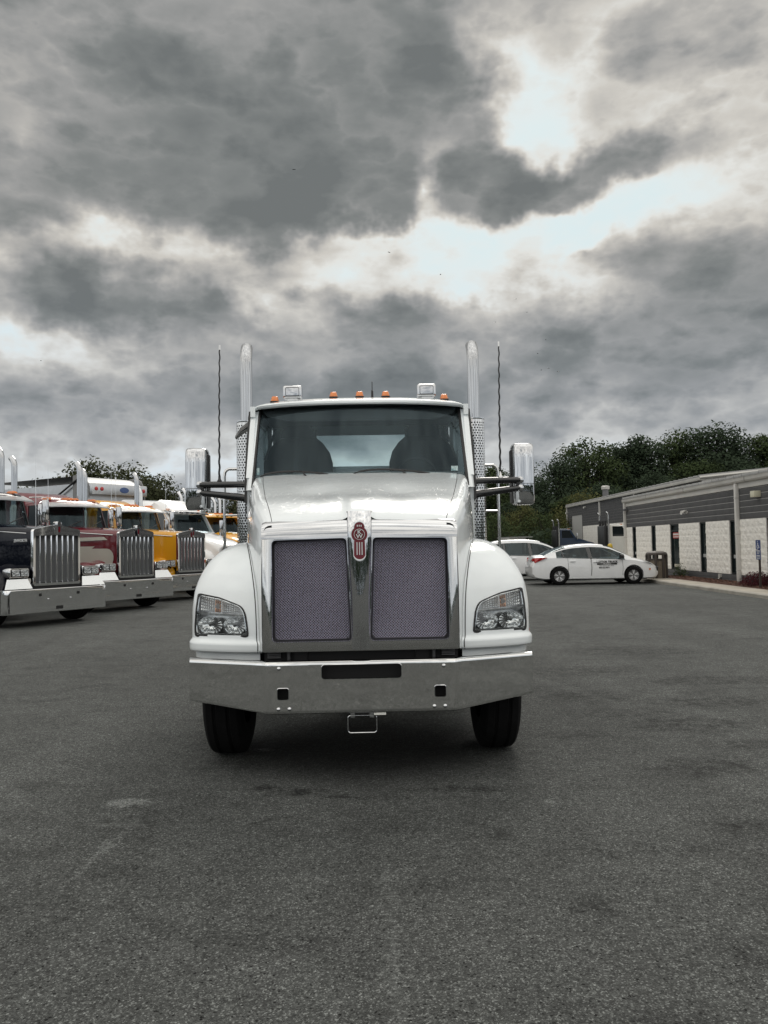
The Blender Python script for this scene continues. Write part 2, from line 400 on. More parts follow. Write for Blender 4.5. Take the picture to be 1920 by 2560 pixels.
def cut(o, cutters):
    """boolean difference, baked into the mesh"""
    tmp = []
    for c in cutters:
        me = c.mesh('cutter', smooth=False); oc = bpy.data.objects.new('cutter', me); COL.objects.link(oc); tmp.append(oc)
        if o.parent is not None: oc.parent = o.parent
        md = o.modifiers.new('cut', 'BOOLEAN'); md.operation = 'DIFFERENCE'; md.object = oc; md.solver = 'EXACT'
    dg = bpy.context.evaluated_depsgraph_get(); dg.update()
    me = bpy.data.meshes.new_from_object(o.evaluated_get(dg))
    old = o.data; o.modifiers.clear(); o.data = me; me.name = old.name
    for oc in tmp: bpy.data.objects.remove(oc)
    me.shade_smooth(); me.set_sharp_from_angle(angle=radians(35))
    return o
def tag(o, label=None, cat=None, group=None, kind=None):
    if label: o['label'] = label
    if cat: o['category'] = cat
    if group: o['group'] = group
    if kind: o['kind'] = kind
    return o
def thing(name, label, cat, loc=(0,0,0), rz=0.0, group=None):
    o = bpy.data.objects.new(name, None); COL.objects.link(o); o.location = loc; o.rotation_euler = (0, 0, rz)
    o.empty_display_size = 0.2
    return tag(o, label, cat, group)
def dup(o, parent=None):
    c = o.copy(); COL.objects.link(c); c.parent = parent
    for ch in o.children: dup(ch, c)
    return c
def text_mesh(txt, size, mat, name, parent, mw, ext=0.002, bold=0.0, sx=1.0, shear=0.0):
    cu = bpy.data.curves.new('lettering', 'FONT'); cu.body = txt; cu.size = size; cu.extrude = ext; cu.offset = bold
    cu.align_x = 'CENTER'; cu.align_y = 'CENTER'; cu.resolution_u = 2; cu.shear = shear
    t = bpy.data.objects.new('lettering', cu); COL.objects.link(t)
    dg = bpy.context.evaluated_depsgraph_get(); dg.update()
    me = bpy.data.meshes.new_from_object(t.evaluated_get(dg))
    bpy.data.objects.remove(t)
    me.transform(mw @ Matrix.Diagonal((sx, 1, 1, 1)))
    me.materials.clear(); me.materials.append(mat)
    o = bpy.data.objects.new(name, me); COL.objects.link(o); o.parent = parent
    return o
def front_mat(loc): return Matrix.Translation(loc) @ Matrix.Rotation(pi/2, 4, 'X')     # text facing -y
def side_mat(loc, s): return Matrix.Translation(loc) @ Matrix.Rotation(s*pi/2, 4, 'Z') @ Matrix.Rotation(pi/2, 4, 'X')
def make_tyre(parent, x0, x1, y, z, R, rim_m, grooves=True, nm='wheel'):
    """road wheel: tyre with shoulders and tread grooves, dished rim with hub"""
    w = x1 - x0; cx = (x0 + x1) / 2; sg = 1 if cx > 0 else -1
    prof = [(R*0.56, -w/2*0.86), (R*0.66, -w/2*0.98), (R*0.78, -w/2*1.0), (R*0.89, -w/2*0.965), (R*0.95, -w/2*0.88), (R*0.98, -w/2*0.76)]
    gs = (-0.5, -0.17, 0.17, 0.5) if grooves else ()
    for g in gs:
        prof += [(R*0.995, (g-0.055)*w), (R*0.97, (g-0.03)*w), (R*0.97, (g+0.03)*w), (R*0.995, (g+0.055)*w)] if abs(g) < 0.4 else []
    prof += [(R*0.98, w/2*0.76), (R*0.95, w/2*0.88), (R*0.89, w/2*0.965), (R*0.78, w/2), (R*0.66, w/2*0.98), (R*0.56, w/2*0.86)]
    t = MB().lathe(prof, (cx, y, z), 'x', 40)
    tw = t.build(nm, rubber, parent, ang=30)
    m = MB()
    m.lathe([(R*0.57, sg*w*0.43), (R*0.53, sg*w*0.40), (R*0.50, sg*w*0.30), (R*0.34, sg*w*0.22), (R*0.22, sg*w*0.30), (R*0.20, sg*w*0.44), (R*0.02, sg*w*0.46)], (cx, y, z), 'x', 24)
    for k in range(10):
        a = 2*pi*k/10; m.tube([(cx+sg*w*0.24, y+cos(a)*R*0.29, z+sin(a)*R*0.29), (cx+sg*w*0.31, y+cos(a)*R*0.29, z+sin(a)*R*0.29)], R*0.025, 6)
    m.build('rim', rim_m, tw)
    return tw
# ---------------------------------------------------------------- asphalt lot
def asphalt_mat():
    m, nt, p, out = _new('asphalt'); N, L = nt.nodes, nt.links
    t = N.new('ShaderNodeTexCoord'); P = t.outputs['Object']
    def noise_(s, d=4, r=0.55, vec=None):
        n = N.new('ShaderNodeTexNoise'); n.inputs['Scale'].default_value = s; n.inputs['Detail'].default_value = d; n.inputs['Roughness'].default_value = r
        L.new(vec or P, n.inputs['Vector']); return n.outputs['Fac']
    def mr(x, a, b, c, d):
        n = N.new('ShaderNodeMapRange'); n.clamp = True
        for i, v in enumerate((a, b, c, d)): n.inputs[1+i].default_value = v
        L.new(x, n.inputs[0]); return n.outputs[0]
    def mth(op, a, b):
        n = N.new('ShaderNodeMath'); n.operation = op
        for i, v in enumerate((a, b)):
            if isinstance(v, (int, float)): n.inputs[i].default_value = v
            else: L.new(v, n.inputs[i])
        return n.outputs[0]
    def spot(x, y, rx, ry, rot=0.0, soft=0.35, rag=0.25):
        """an irregular patch at a place on the lot"""
        mp = N.new('ShaderNodeMapping'); mp.vector_type = 'TEXTURE'; mp.inputs['Location'].default_value = (x, y, 0); mp.inputs['Rotation'].default_value = (0, 0, rot); mp.inputs['Scale'].default_value = (rx, ry, 1)
        L.new(warp, mp.inputs[0]); g = N.new('ShaderNodeVectorMath'); g.operation = 'LENGTH'; L.new(mp.outputs[0], g.inputs[0])
        return mr(g.outputs['Value'], 1.0 - soft, 1.0 + soft, 1.0, 0.0)
    wn = N.new('ShaderNodeTexNoise'); wn.inputs['Scale'].default_value = 7.0; wn.inputs['Detail'].default_value = 6; wn.inputs['Roughness'].default_value = 0.65; L.new(P, wn.inputs['Vector'])
    w0 = N.new('ShaderNodeVectorMath'); w0.operation = 'SUBTRACT'; L.new(wn.outputs['Color'], w0.inputs[0]); w0.inputs[1].default_value = (0.5, 0.5, 0.5)
    w1_ = N.new('ShaderNodeVectorMath'); w1_.operation = 'SCALE'; L.new(w0.outputs[0], w1_.inputs[0]); w1_.inputs['Scale'].default_value = 0.30
    w2_ = N.new('ShaderNodeVectorMath'); w2_.operation = 'ADD'; L.new(P, w2_.inputs[0]); L.new(w1_.outputs[0], w2_.inputs[1])
    wn2 = N.new('ShaderNodeTexNoise'); wn2.inputs['Scale'].default_value = 24.0; wn2.inputs['Detail'].default_value = 4; wn2.inputs['Roughness'].default_value = 0.7; L.new(P, wn2.inputs['Vector'])
    w3_ = N.new('ShaderNodeVectorMath'); w3_.operation = 'SCALE'; L.new(wn2.outputs['Color'], w3_.inputs[0]); w3_.inputs['Scale'].default_value = 0.16
    w4_ = N.new('ShaderNodeVectorMath'); w4_.operation = 'ADD'; L.new(w2_.outputs[0], w4_.inputs[0]); L.new(w3_.outputs[0], w4_.inputs[1])
    w5_ = N.new('ShaderNodeVectorMath'); w5_.operation = 'SUBTRACT'; L.new(w4_.outputs[0], w5_.inputs[0]); w5_.inputs[1].default_value = (0.08, 0.08, 0.08); warp = w5_.outputs[0]
    v = N.new('ShaderNodeTexVoronoi'); v.inputs['Scale'].default_value = 165; L.new(P, v.inputs['Vector'])
    vs = N.new('ShaderNodeSeparateColor'); L.new(v.outputs['Color'], vs.inputs[0])
    v2 = N.new('ShaderNodeTexVoronoi'); v2.inputs['Scale'].default_value = 75; L.new(P, v2.inputs['Vector'])
    vs2 = N.new('ShaderNodeSeparateColor'); L.new(v2.outputs['Color'], vs2.inputs[0])
    # stones: most dark, a few pale
    stone = mth('ADD', mr(vs.outputs[0], 0.0, 1.0, 0.50, 1.12), mr(vs.outputs[1], 0.78, 1.0, 0.0, 1.9))
    big = mth('MULTIPLY', mr(vs2.outputs[0], 0.90, 1.0, 0.0, 1.7), mr(v2.outputs['Distance'], 0.2, 0.5, 1.0, 0.0))
    pit = mth('MULTIPLY', mr(vs2.outputs[1], 0.88, 0.94, 0.0, 0.8), mr(v2.outputs['Distance'], 0.25, 0.5, 1.0, 0.0))
    stone = mth('MAXIMUM', mth('SUBTRACT', mth('ADD', stone, big), pit), 0.08)
    mott = mth('MULTIPLY', mr(noise_(0.45, 5, 0.6), 0.3, 0.7, 0.86, 1.14), mth('MULTIPLY', mr(noise_(3.2, 5, 0.65), 0.3, 0.7, 0.86, 1.14), mth('MULTIPLY', mr(noise_(11.0, 4, 0.7), 0.3, 0.7, 0.84, 1.16), mr(noise_(38.0, 3, 0.7), 0.3, 0.7, 0.55, 1.45))))
    mp = N.new('ShaderNodeMapping'); mp.inputs['Scale'].default_value = (1.0, 0.12, 1); mp.inputs['Rotation'].default_value = (0, 0, 0.25); L.new(P, mp.inputs[0])
    lanes = mr(noise_(0.9, 4, 0.5, mp.outputs[0]), 0.35, 0.68, 0.90, 1.12)
    # worn, darker patches drawn out across the lot, and hairline cracks
    mp2_ = N.new('ShaderNodeMapping'); mp2_.inputs['Scale'].default_value = (0.7, 1.3, 1); L.new(P, mp2_.inputs[0])
    patch = mr(noise_(1.6, 6, 0.72, mp2_.outputs[0]), 0.54, 0.70, 1.0, 0.62)
    cw = N.new('ShaderNodeVectorMath'); cw.operation = 'SCALE'; cw.inputs['Scale'].default_value = 1.0; L.new(warp, cw.inputs[0])
    ck = N.new('ShaderNodeTexVoronoi'); ck.feature = 'DISTANCE_TO_EDGE'; ck.inputs['Scale'].default_value = 0.42; L.new(cw.outputs[0], ck.inputs['Vector'])
    crack = mr(ck.outputs['Distance'], 0.002, 0.006, 0.72, 1.0)
    crack = mth('MAXIMUM', crack, mr(noise_(0.8, 3, 0.6), 0.46, 0.56, 1.0, 0.0))
    val = mth('MULTIPLY', mth('MULTIPLY', mth('MULTIPLY', mth('MULTIPLY', stone, mott), lanes), patch), crack)
    stains_shade = None
    rag = mr(noise_(8.0, 5, 0.75), 0.42, 0.60, 0.12, 1.0)
    for a in OIL_SHADE:
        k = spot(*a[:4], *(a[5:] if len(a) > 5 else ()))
        k = mth('MULTIPLY', k, a[4]) if a[0] == -0.15 else mth('MULTIPLY', mth('MULTIPLY', k, rag), min(1.0, a[4]*1.15)); stains_shade = k if stains_shade is None else mth('MAXIMUM', stains_shade, k)
    val = mth('MULTIPLY', val, mth('SUBTRACT', 1.0, stains_shade))
    pale = None
    for a in SCUFF:
        k = mth('MULTIPLY', spot(*a[:4], a[5], 0.45), mth('MULTIPLY', mr(noise_(60, 3, 0.6), 0.42, 0.62, 0.1, 1.0), a[4]))
        pale = k if pale is None else mth('MAXIMUM', pale, k)
    val = mth('ADD', val, pale)
    sc = N.new('ShaderNodeVectorMath'); sc.operation = 'SCALE'; sc.inputs[0].default_value = ASPHALT; L.new(val, sc.inputs['Scale'])
    L.new(sc.outputs[0], p.inputs['Base Color'])
    p.inputs['Roughness'].default_value = 0.9; p.inputs['Specular IOR Level'].default_value = 0.22
    h = mth('ADD', mth('MULTIPLY', v.outputs['Distance'], -0.9), mth('MULTIPLY', noise_(320, 3), 0.8))
    h = mth('SUBTRACT', h, mth('MULTIPLY', pit, 1.5))
    b = N.new('ShaderNodeBump'); b.inputs['Strength'].default_value = 0.9; b.inputs['Distance'].default_value = 0.006; L.new(h, b.inputs['Height'])
    L.new(b.outputs[0], p.inputs['Normal'])
    return m
ASPHALT = (0.074, 0.0780, 0.0755)
OIL_SHADE = [(-0.15, 6.35, 1.0, 0.95, 0.68), (-0.55, 5.22, 0.30, 0.08, 0.75), (-0.72, 4.66, 0.07, 0.04, 0.8), (-0.62, 4.76, 0.06, 0.03, 0.6), (0.35, 5.25, 0.20, 0.05, 0.6), (0.60, 4.42, 0.06, 0.06, 0.45), (-0.85, 5.30, 0.10, 0.06, 0.7), (-0.30, 5.12, 0.16, 0.04, 0.6), (0.05, 5.06, 0.10, 0.03, 0.5), (-0.95, 4.98, 0.05, 0.03, 0.6), (0.62, 5.20, 0.14, 0.05, 0.55), (0.15, 4.80, 0.05, 0.02, 0.4),  # first patch: wet oil under the truck plus painted-in shade
       (1.95, 4.45, 0.22, 0.16, 0.6), (0.85, 3.55, 0.11, 0.09, 0.6), (1.45, 3.05, 0.25, 0.16, 0.4), (1.05, 4.1, 0.10, 0.05, 0.25), (2.2, 5.6, 0.40, 0.20, 0.55), (2.6, 6.9, 0.45, 0.30, 0.6), (3.1, 7.8, 0.55, 0.28, 0.5), (2.05, 8.2, 0.4, 0.3, 0.45), (2.9, 6.2, 0.5, 0.16, 0.45), (3.6, 9.0, 0.8, 0.3, 0.45), (2.2, 7.4, 0.5, 0.2, 0.4), (3.4, 6.4, 0.3, 0.15, 0.4), (1.55, 6.6, 0.25, 0.15, 0.35), (-3.9, 8.9, 0.2, 0.12, 0.35), (2.4, 9.8, 0.7, 0.35, 0.4), (3.4, 11.5, 0.9, 0.5, 0.4), (1.3, 5.2, 0.25, 0.06, 0.25)]
SCUFF = [(-1.62, 5.05, 0.14, 0.07, 2.6, 0.1), (-1.50, 4.28, 0.022, 0.42, 1.4, -0.10), (0.0, 3.35, 0.022, 0.95, 0.75, 0.03), (-1.55, 4.66, 0.22, 0.015, 1.0, 0.0), (0.98, 4.95, 0.05, 0.03, 1.6, 0.0), (-1.25, 3.38, 0.012, 0.012, 4.0, 0.0), (-3.3, 6.2, 0.05, 1.6, 0.5, 0.75), (-0.98, 6.3, 0.10, 0.04, 2.4, 0.0), (-3.5, 5.9, 0.08, 0.04, 2.0, 0.0), (1.7, 9.5, 0.08, 2.2, 0.35, 0.3)]
g = MB()
xsg = [-400, -120, -40, -14, -6, -2, 2, 6, 9.80, 12, 20, 60, 160, 400]; ysg = [-60, -10, 0, 4, 8, 14, 20, 30, 45, 70, 110, 200, 600]
g.add([(x, y, 0) for y in ysg for x in xsg], [(j*len(xsg)+i, j*len(xsg)+i+1, (j+1)*len(xsg)+i+1, (j+1)*len(xsg)+i) for j in range(len(ysg)-1) for i in range(len(xsg)-1)])
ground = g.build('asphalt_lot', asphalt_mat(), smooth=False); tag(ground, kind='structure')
# ================================================================ the white truck in front
HERO = thing('semi_truck', 'white day cab semi truck with twin chrome stacks facing the camera', 'truck', (-0.17, 5.42, 0), radians(1.2))
def hero(mb, name, mat, parent=None, **kw): return mb.build(name, mat, parent or HERO, **kw)
# ---- bumper: polished sheet, flat centre, swept wings, rolled top edge
def bump_y(x):
    a = abs(x)
    return 0.0 if a < 0.625 else 0.0 + 0.012 * min(1, (a - 0.625) / 0.05) + max(0, a - 0.655) * 0.42
xs = [-1.212, -1.205, -1.18, -1.0, -0.8, -0.68, -0.655, -0.625, -0.4, 0, 0.4, 0.625, 0.655, 0.68, 0.8, 1.0, 1.18, 1.205, 1.212]
rings = []
for x in xs:
    a = abs(x); zt = 0.802; zb = 0.452 if a < 0.63 else lerp(0.452, 0.512, (a - 0.63) / 0.59)
    y = bump_y(x) + (0.012 if a > 1.2095 else 0)
    pr = [(0.05, zb + 0.004), (0.02, zb - 0.002), (0.006, zb + 0.004), (0.0, zb + 0.018), (0.0, zb + 0.026), (0.0, zt - 0.030), (0.0, zt - 0.022), (0.004, zt - 0.008), (0.016, zt), (0.055, zt + 0.002), (0.055, zt - 0.006), (0.020, zt - 0.012), (0.012, zt - 0.03), (0.012, zb + 0.02), (0.05, zb + 0.012)]
    rings.append([(x, y + d, z) for d, z in pr])
bumper = hero(MB().loft(rings), 'bumper', bumper_steel)
cut(bumper, [MB().prism(rrect(-0.268, 0.268, 0.684, 0.778, 0.02), -0.2, 0.2)] +
    [MB().prism(rrect(s*0.529 - 0.037, s*0.529 + 0.037, 0.552, 0.626, 0.012), -0.2, 0.2) for s in (-1, 1)])
for x0, x1, z0, z1, r, w in ((-0.268, 0.268, 0.684, 0.778, 0.02, 0.004), (-0.566, -0.492, 0.552, 0.626, 0.012, 0.004), (0.492, 0.566, 0.552, 0.626, 0.012, 0.004)):
    m = MB(); a = rrect(x0, x1, z0, z1, r); b = rrect(x0 - w, x1 + w, z0 - w, z1 + w, r + w)
    n = len(a)
    m.add([(p[0], -0.003, p[1]) for p in a] + [(p[0], -0.001, p[1]) for p in b] + [(p[0], 0.012, p[1]) for p in a], [(i, (i+1) % n, (i+1) % n + n, i + n) for i in range(n)] + [(i, (i+1) % n, (i+1) % n + 2*n, i + 2*n) for i in range(n)])
    m.build('opening_edge', chrome, bumper)
for x, z in ((-0.555, 0.757), (0.555, 0.757), (-0.56, 0.487), (-0.487, 0.487), (0.56, 0.487), (0.487, 0.487)):
    MB().lathe([(0.0135, 0.0), (0.0135, -0.004), (0.010, -0.010), (0.005, -0.0125), (0.0005, -0.013)], (x, 0.0, z), 'y', 14).build('bolt', chrome, bumper)
MB().box(-0.62, 0.62, 0.10, 0.13, 0.47, 0.79).build('backing', dark_void, bumper)
MB().box(0.08, 0.16, 0.004, 0.03, 0.436, 0.450).build('paper_tag', pbr('tag_white', (0.7, 0.7, 0.66), 0.7), bumper)
m = MB()   # plate loop hanging below the bumper
loop = rrect(-0.098, 0.098, 0.308, 0.424, 0.02)
m.tube([(p[0], 0.06, p[1]) for p in loop + loop[:1]], 0.0052, 8, False)
m.box(-0.08, -0.05, 0.055, 0.075, 0.41, 0.46); m.box(0.05, 0.08, 0.055, 0.075, 0.41, 0.46)
hero(m, 'plate_loop', chrome)
# ---- chassis under and behind
m = MB()
for s in (-1, 1): m.box(s*0.42 - 0.045, s*0.42 + 0.045, 0.14, 7.6, 0.62, 0.88)
for y in (0.9, 2.4, 4.2, 5.4, 7.2): m.box(-0.375, 0.375, y, y + 0.12, 0.66, 0.84)
m.box(-0.9, 0.9, 0.80, 0.94, 0.44, 0.56); m.box(-0.25, 0.25, 5.2, 5.6, 0.35, 0.75); m.box(-0.9, 0.9, 5.33, 5.47, 0.42, 0.58)
m.box(-0.36, 0.36, 0.9, 2.4, 0.60, 1.5); m.box(-0.33, 0.33, 0.95, 2.3, 0.34, 0.62); m.box(-0.2, 0.2, 2.3, 5.2, 0.40, 0.66); m.box(-0.95, 0.95, 3.45, 3.75, 0.32, 0.8); m.box(-1.15, 1.15, 7.35, 7.38, 0.12, 0.75)  # lower drivetrain boxes and rear flap added to block light under the truck
hero(m, 'chassis', dark_void)
hero(MB().box(-0.67, 0.67, 0.16, 0.24, 0.62, 0.87).box(-0.9, 0.9, 0.42, 0.5, 0.45, 0.75), 'under_tray', dark_void)
for s in (-1, 1):
    hl_o = hero(MB().tube([(s*0.50, 0.13, 0.80), (s*0.50, 0.13, 0.86)], 0.012, 8), 'hood_latch', grey_plastic)
    for k in range(4): MB().box(s*0.60 - 0.045, s*0.60 + 0.045, 0.12, 0.15, 0.812 + k*0.011, 0.818 + k*0.011).build('latch_rib', grey_plastic, hl_o)
for s in (-1, 1):
    make_tyre(HERO, min(s*0.872, s*1.158), max(s*0.872, s*1.158), 0.87, 0.518, 0.52, chrome_soft)
    for yy in (5.4, 6.75):
        for xx in (0.62, 0.95): make_tyre(HERO, min(s*xx, s*(xx+0.27)), max(s*xx, s*(xx+0.27)), yy, 0.512, 0.512, alu)
    hero(MB().lathe([(0.02, 0), (0.29, 0.005), (0.31, 0.03), (0.31, 1.17), (0.29, 1.195), (0.02, 1.2)], (s*0.86, 2.2, 0.78), 'y', 28), 'fuel_tank', chrome_soft)
    hero(MB().grid(lambda u, v: (s*(0.62 + u*0.6), 5.4 + cos(pi*v)*-0.66, 0.52 + sin(pi*v)*0.62), 2, 14), 'mudguard', alu)
hero(MB().prism(soften([(-0.45, 5.4), (0.45, 5.4), (0.45, 6.2), (0.12, 6.4), (-0.12, 6.4), (-0.45, 6.2)], 0.1), 1.0, 1.06, lambda u, v, w: (u, v, w)), 'fifth_wheel', dark_void)
# ---- fenders
F_Y = [(0.840, 0.178), (0.846, 0.160), (0.858, 0.150), (0.904, 0.150), (0.914, 0.157), (0.930, 0.178), (1.0, 0.184), (1.1, 0.193), (1.25, 0.228), (1.35, 0.278), (1.45, 0.362), (1.52, 0.46), (1.57, 0.58), (1.60, 0.70), (1.615, 0.84), (1.622, 1.0)]
F_X = [(0.840, 1.232), (0.848, 1.246), (0.904, 1.248), (0.914, 1.243), (0.930, 1.232), (1.1, 1.234), (1.25, 1.222), (1.32, 1.205), (1.40, 1.172), (1.48, 1.125), (1.55, 1.06), (1.59, 1.0), (1.612, 0.94), (1.622, 0.89)]
def fy(x, z):
    xo = pl(F_X, z); y = pl(F_Y, z) + 0.21 * max(0, (x - 0.70) / 0.55)**1.7
    r = 0.10
    if x > xo - r:
        t = min(1, (x - xo + r) / r); y += 0.085 * (1 - sqrt(max(0, 1 - t*t)))
    return y
HL = [(0.790, 0.962), (1.186, 0.956), (1.190, 1.02), (1.180, 1.15), (1.170, 1.236), (1.150, 1.243), (1.0, 1.219), (0.885, 1.180), (0.838, 1.160), (0.812, 1.115), (0.799, 1.04)]
HLS = soften(HL, 0.025, 3)
def inside(p, poly):
    c = False; n = len(poly)
    for i in range(n):
        a, b = poly[i], poly[i-1]
        if (a[1] > p[1]) != (b[1] > p[1]) and p[0] < (b[0]-a[0])*(p[1]-a[1])/(b[1]-a[1]) + a[0]: c = not c
    return c
HL_CEN = (sum(p[0] for p in HL)/len(HL), sum(p[1] for p in HL)/len(HL))
def hl_scale(k): return [(HL_CEN[0] + (p[0]-HL_CEN[0])*k[0], HL_CEN[1] + (p[1]-HL_CEN[1])*k[1]) for p in HLS]
HL_IN = hl_scale((0.985, 0.975)); HL_OUT = hl_scale((1.052, 1.075))
zrows = [0.840 + 0.002*k for k in range(8)] + [0.858 + 0.0117*k for k in range(1, 66)]
zrows = [z for z in zrows if z < 1.622] + [1.622]
XI = 0.685
def fender(s):
    NF, NS = 48, 10
    m = MB(); vs = []; fs = []
    for z in zrows:
        xo = pl(F_X, z)
        for i in range(NF + 1):
            x = XI + (xo - XI) * (1 - (1 - i/NF)**1.15); vs.append((s*x, fy(x, z), z))
        y1 = fy(xo, z)
        for i in range(1, NS + 1): vs.append((s*xo, lerp(y1, max(1.5, y1 + 0.1), i/NS), z))
    W = NF + NS + 1
    for j in range(len(zrows) - 1):
        for i in range(W - 1):
            q = (j*W+i, j*W+i+1, (j+1)*W+i+1, (j+1)*W+i)
            c = (sum(abs(vs[k][0]) for k in q)/4, sum(vs[k][2] for k in q)/4)
            if i < NF and inside(c, HLS): continue
            # wheel opening in the outer side
            cy = sum(vs[k][1] for k in q)/4
            if i >= NF and (cy - 0.90)**2 + (c[1] - 0.52)**2 < 0.62**2: continue
            fs.append(q if s > 0 else q[::-1])
    m.add(vs, fs)
    j = len(zrows) - 1    # roof of the fender running back
    m.grid(lambda u, v: (s*lerp(XI, 0.89, u), lerp(fy(lerp(XI, 0.89, u), 1.622), 1.5, v), 1.622), 8, 6)
    f = hero(m, 'fender', white_paint, ang=50)
    # black gasket round the lamp
    g = MB(); n = len(HLS)
    g.add([(s*p[0], fy(*p) - 0.003, p[1]) for p in HL_IN] + [(s*p[0], fy(*p) - 0.006, p[1]) for p in hl_scale((1.02, 1.03))] + [(s*p[0], fy(*p) - 0.0035, p[1]) for p in HL_OUT] + [(s*p[0], fy(*p) + 0.03, p[1]) for p in HL_IN],
          [(i, (i+1) % n, (i+1) % n + n, i+n) for i in range(n)] + [(i+n, (i+1) % n+n, (i+1) % n + 2*n, i+2*n) for i in range(n)] + [(i, (i+1) % n, (i+1) % n + 3*n, i+3*n) for i in range(n)])
    g.build('lamp_gasket', black_plastic, f)
    # seam against the hood
    sm = [(s*(hood_x(pl(F_Y, z) + 0.02) + 0.004), pl(F_Y, z) + 0.21*max(0, (hood_x(pl(F_Y, z)+0.02) - 0.7)/0.55)**1.7 - 0.001, z) for z in [0.845 + 0.02*k for k in range(39)]]
    MB().tube(sm, 0.0032, 6).build('seam', dark_void, f)
    # lower valance between fender lip and bumper
    hero(MB().loft([[(s*x, y, z) for z, y in ((0.803, 0.20), (0.836, 0.185), (0.836, 0.24), (0.803, 0.24))] for x, y in ()], True) if False else
         MB().loft([[(s*x, dy, 0.79), (s*x, dy, 0.8385), (s*x, dy+0.03, 0.8385), (s*x, dy+0.03, 0.79)] for x, dy in ((0.705, 0.195), (0.85, 0.22), (1.0, 0.285), (1.12, 0.35), (1.19, 0.42), (1.222, 0.52), (1.225, 1.0))]), 'valance', white_paint)
    hero(MB().box(min(s*1.248, s*1.254), max(s*1.248, s*1.254), 0.56, 0.62, 0.905, 0.94), 'side_marker', red_lens)
    hero(MB().box(min(s*0.69, s*0.72), max(s*0.69, s*0.72), 0.5, 1.5, 0.75, 1.55).box(min(s*0.72, s*1.2), max(s*0.72, s*1.2), 1.42, 1.46, 0.5, 1.5), 'wheel_liner', dark_void)  # unseen inner boxes, added to block light in the wheel well
HX = [(0.085, 0.677), (0.2, 0.722), (0.32, 0.765), (0.5, 0.815), (0.8, 0.878), (1.2, 0.935), (1.75, 0.985)]
def hood_x(y): return pl(HX, y)
for s in (-1, 1): fender(s)
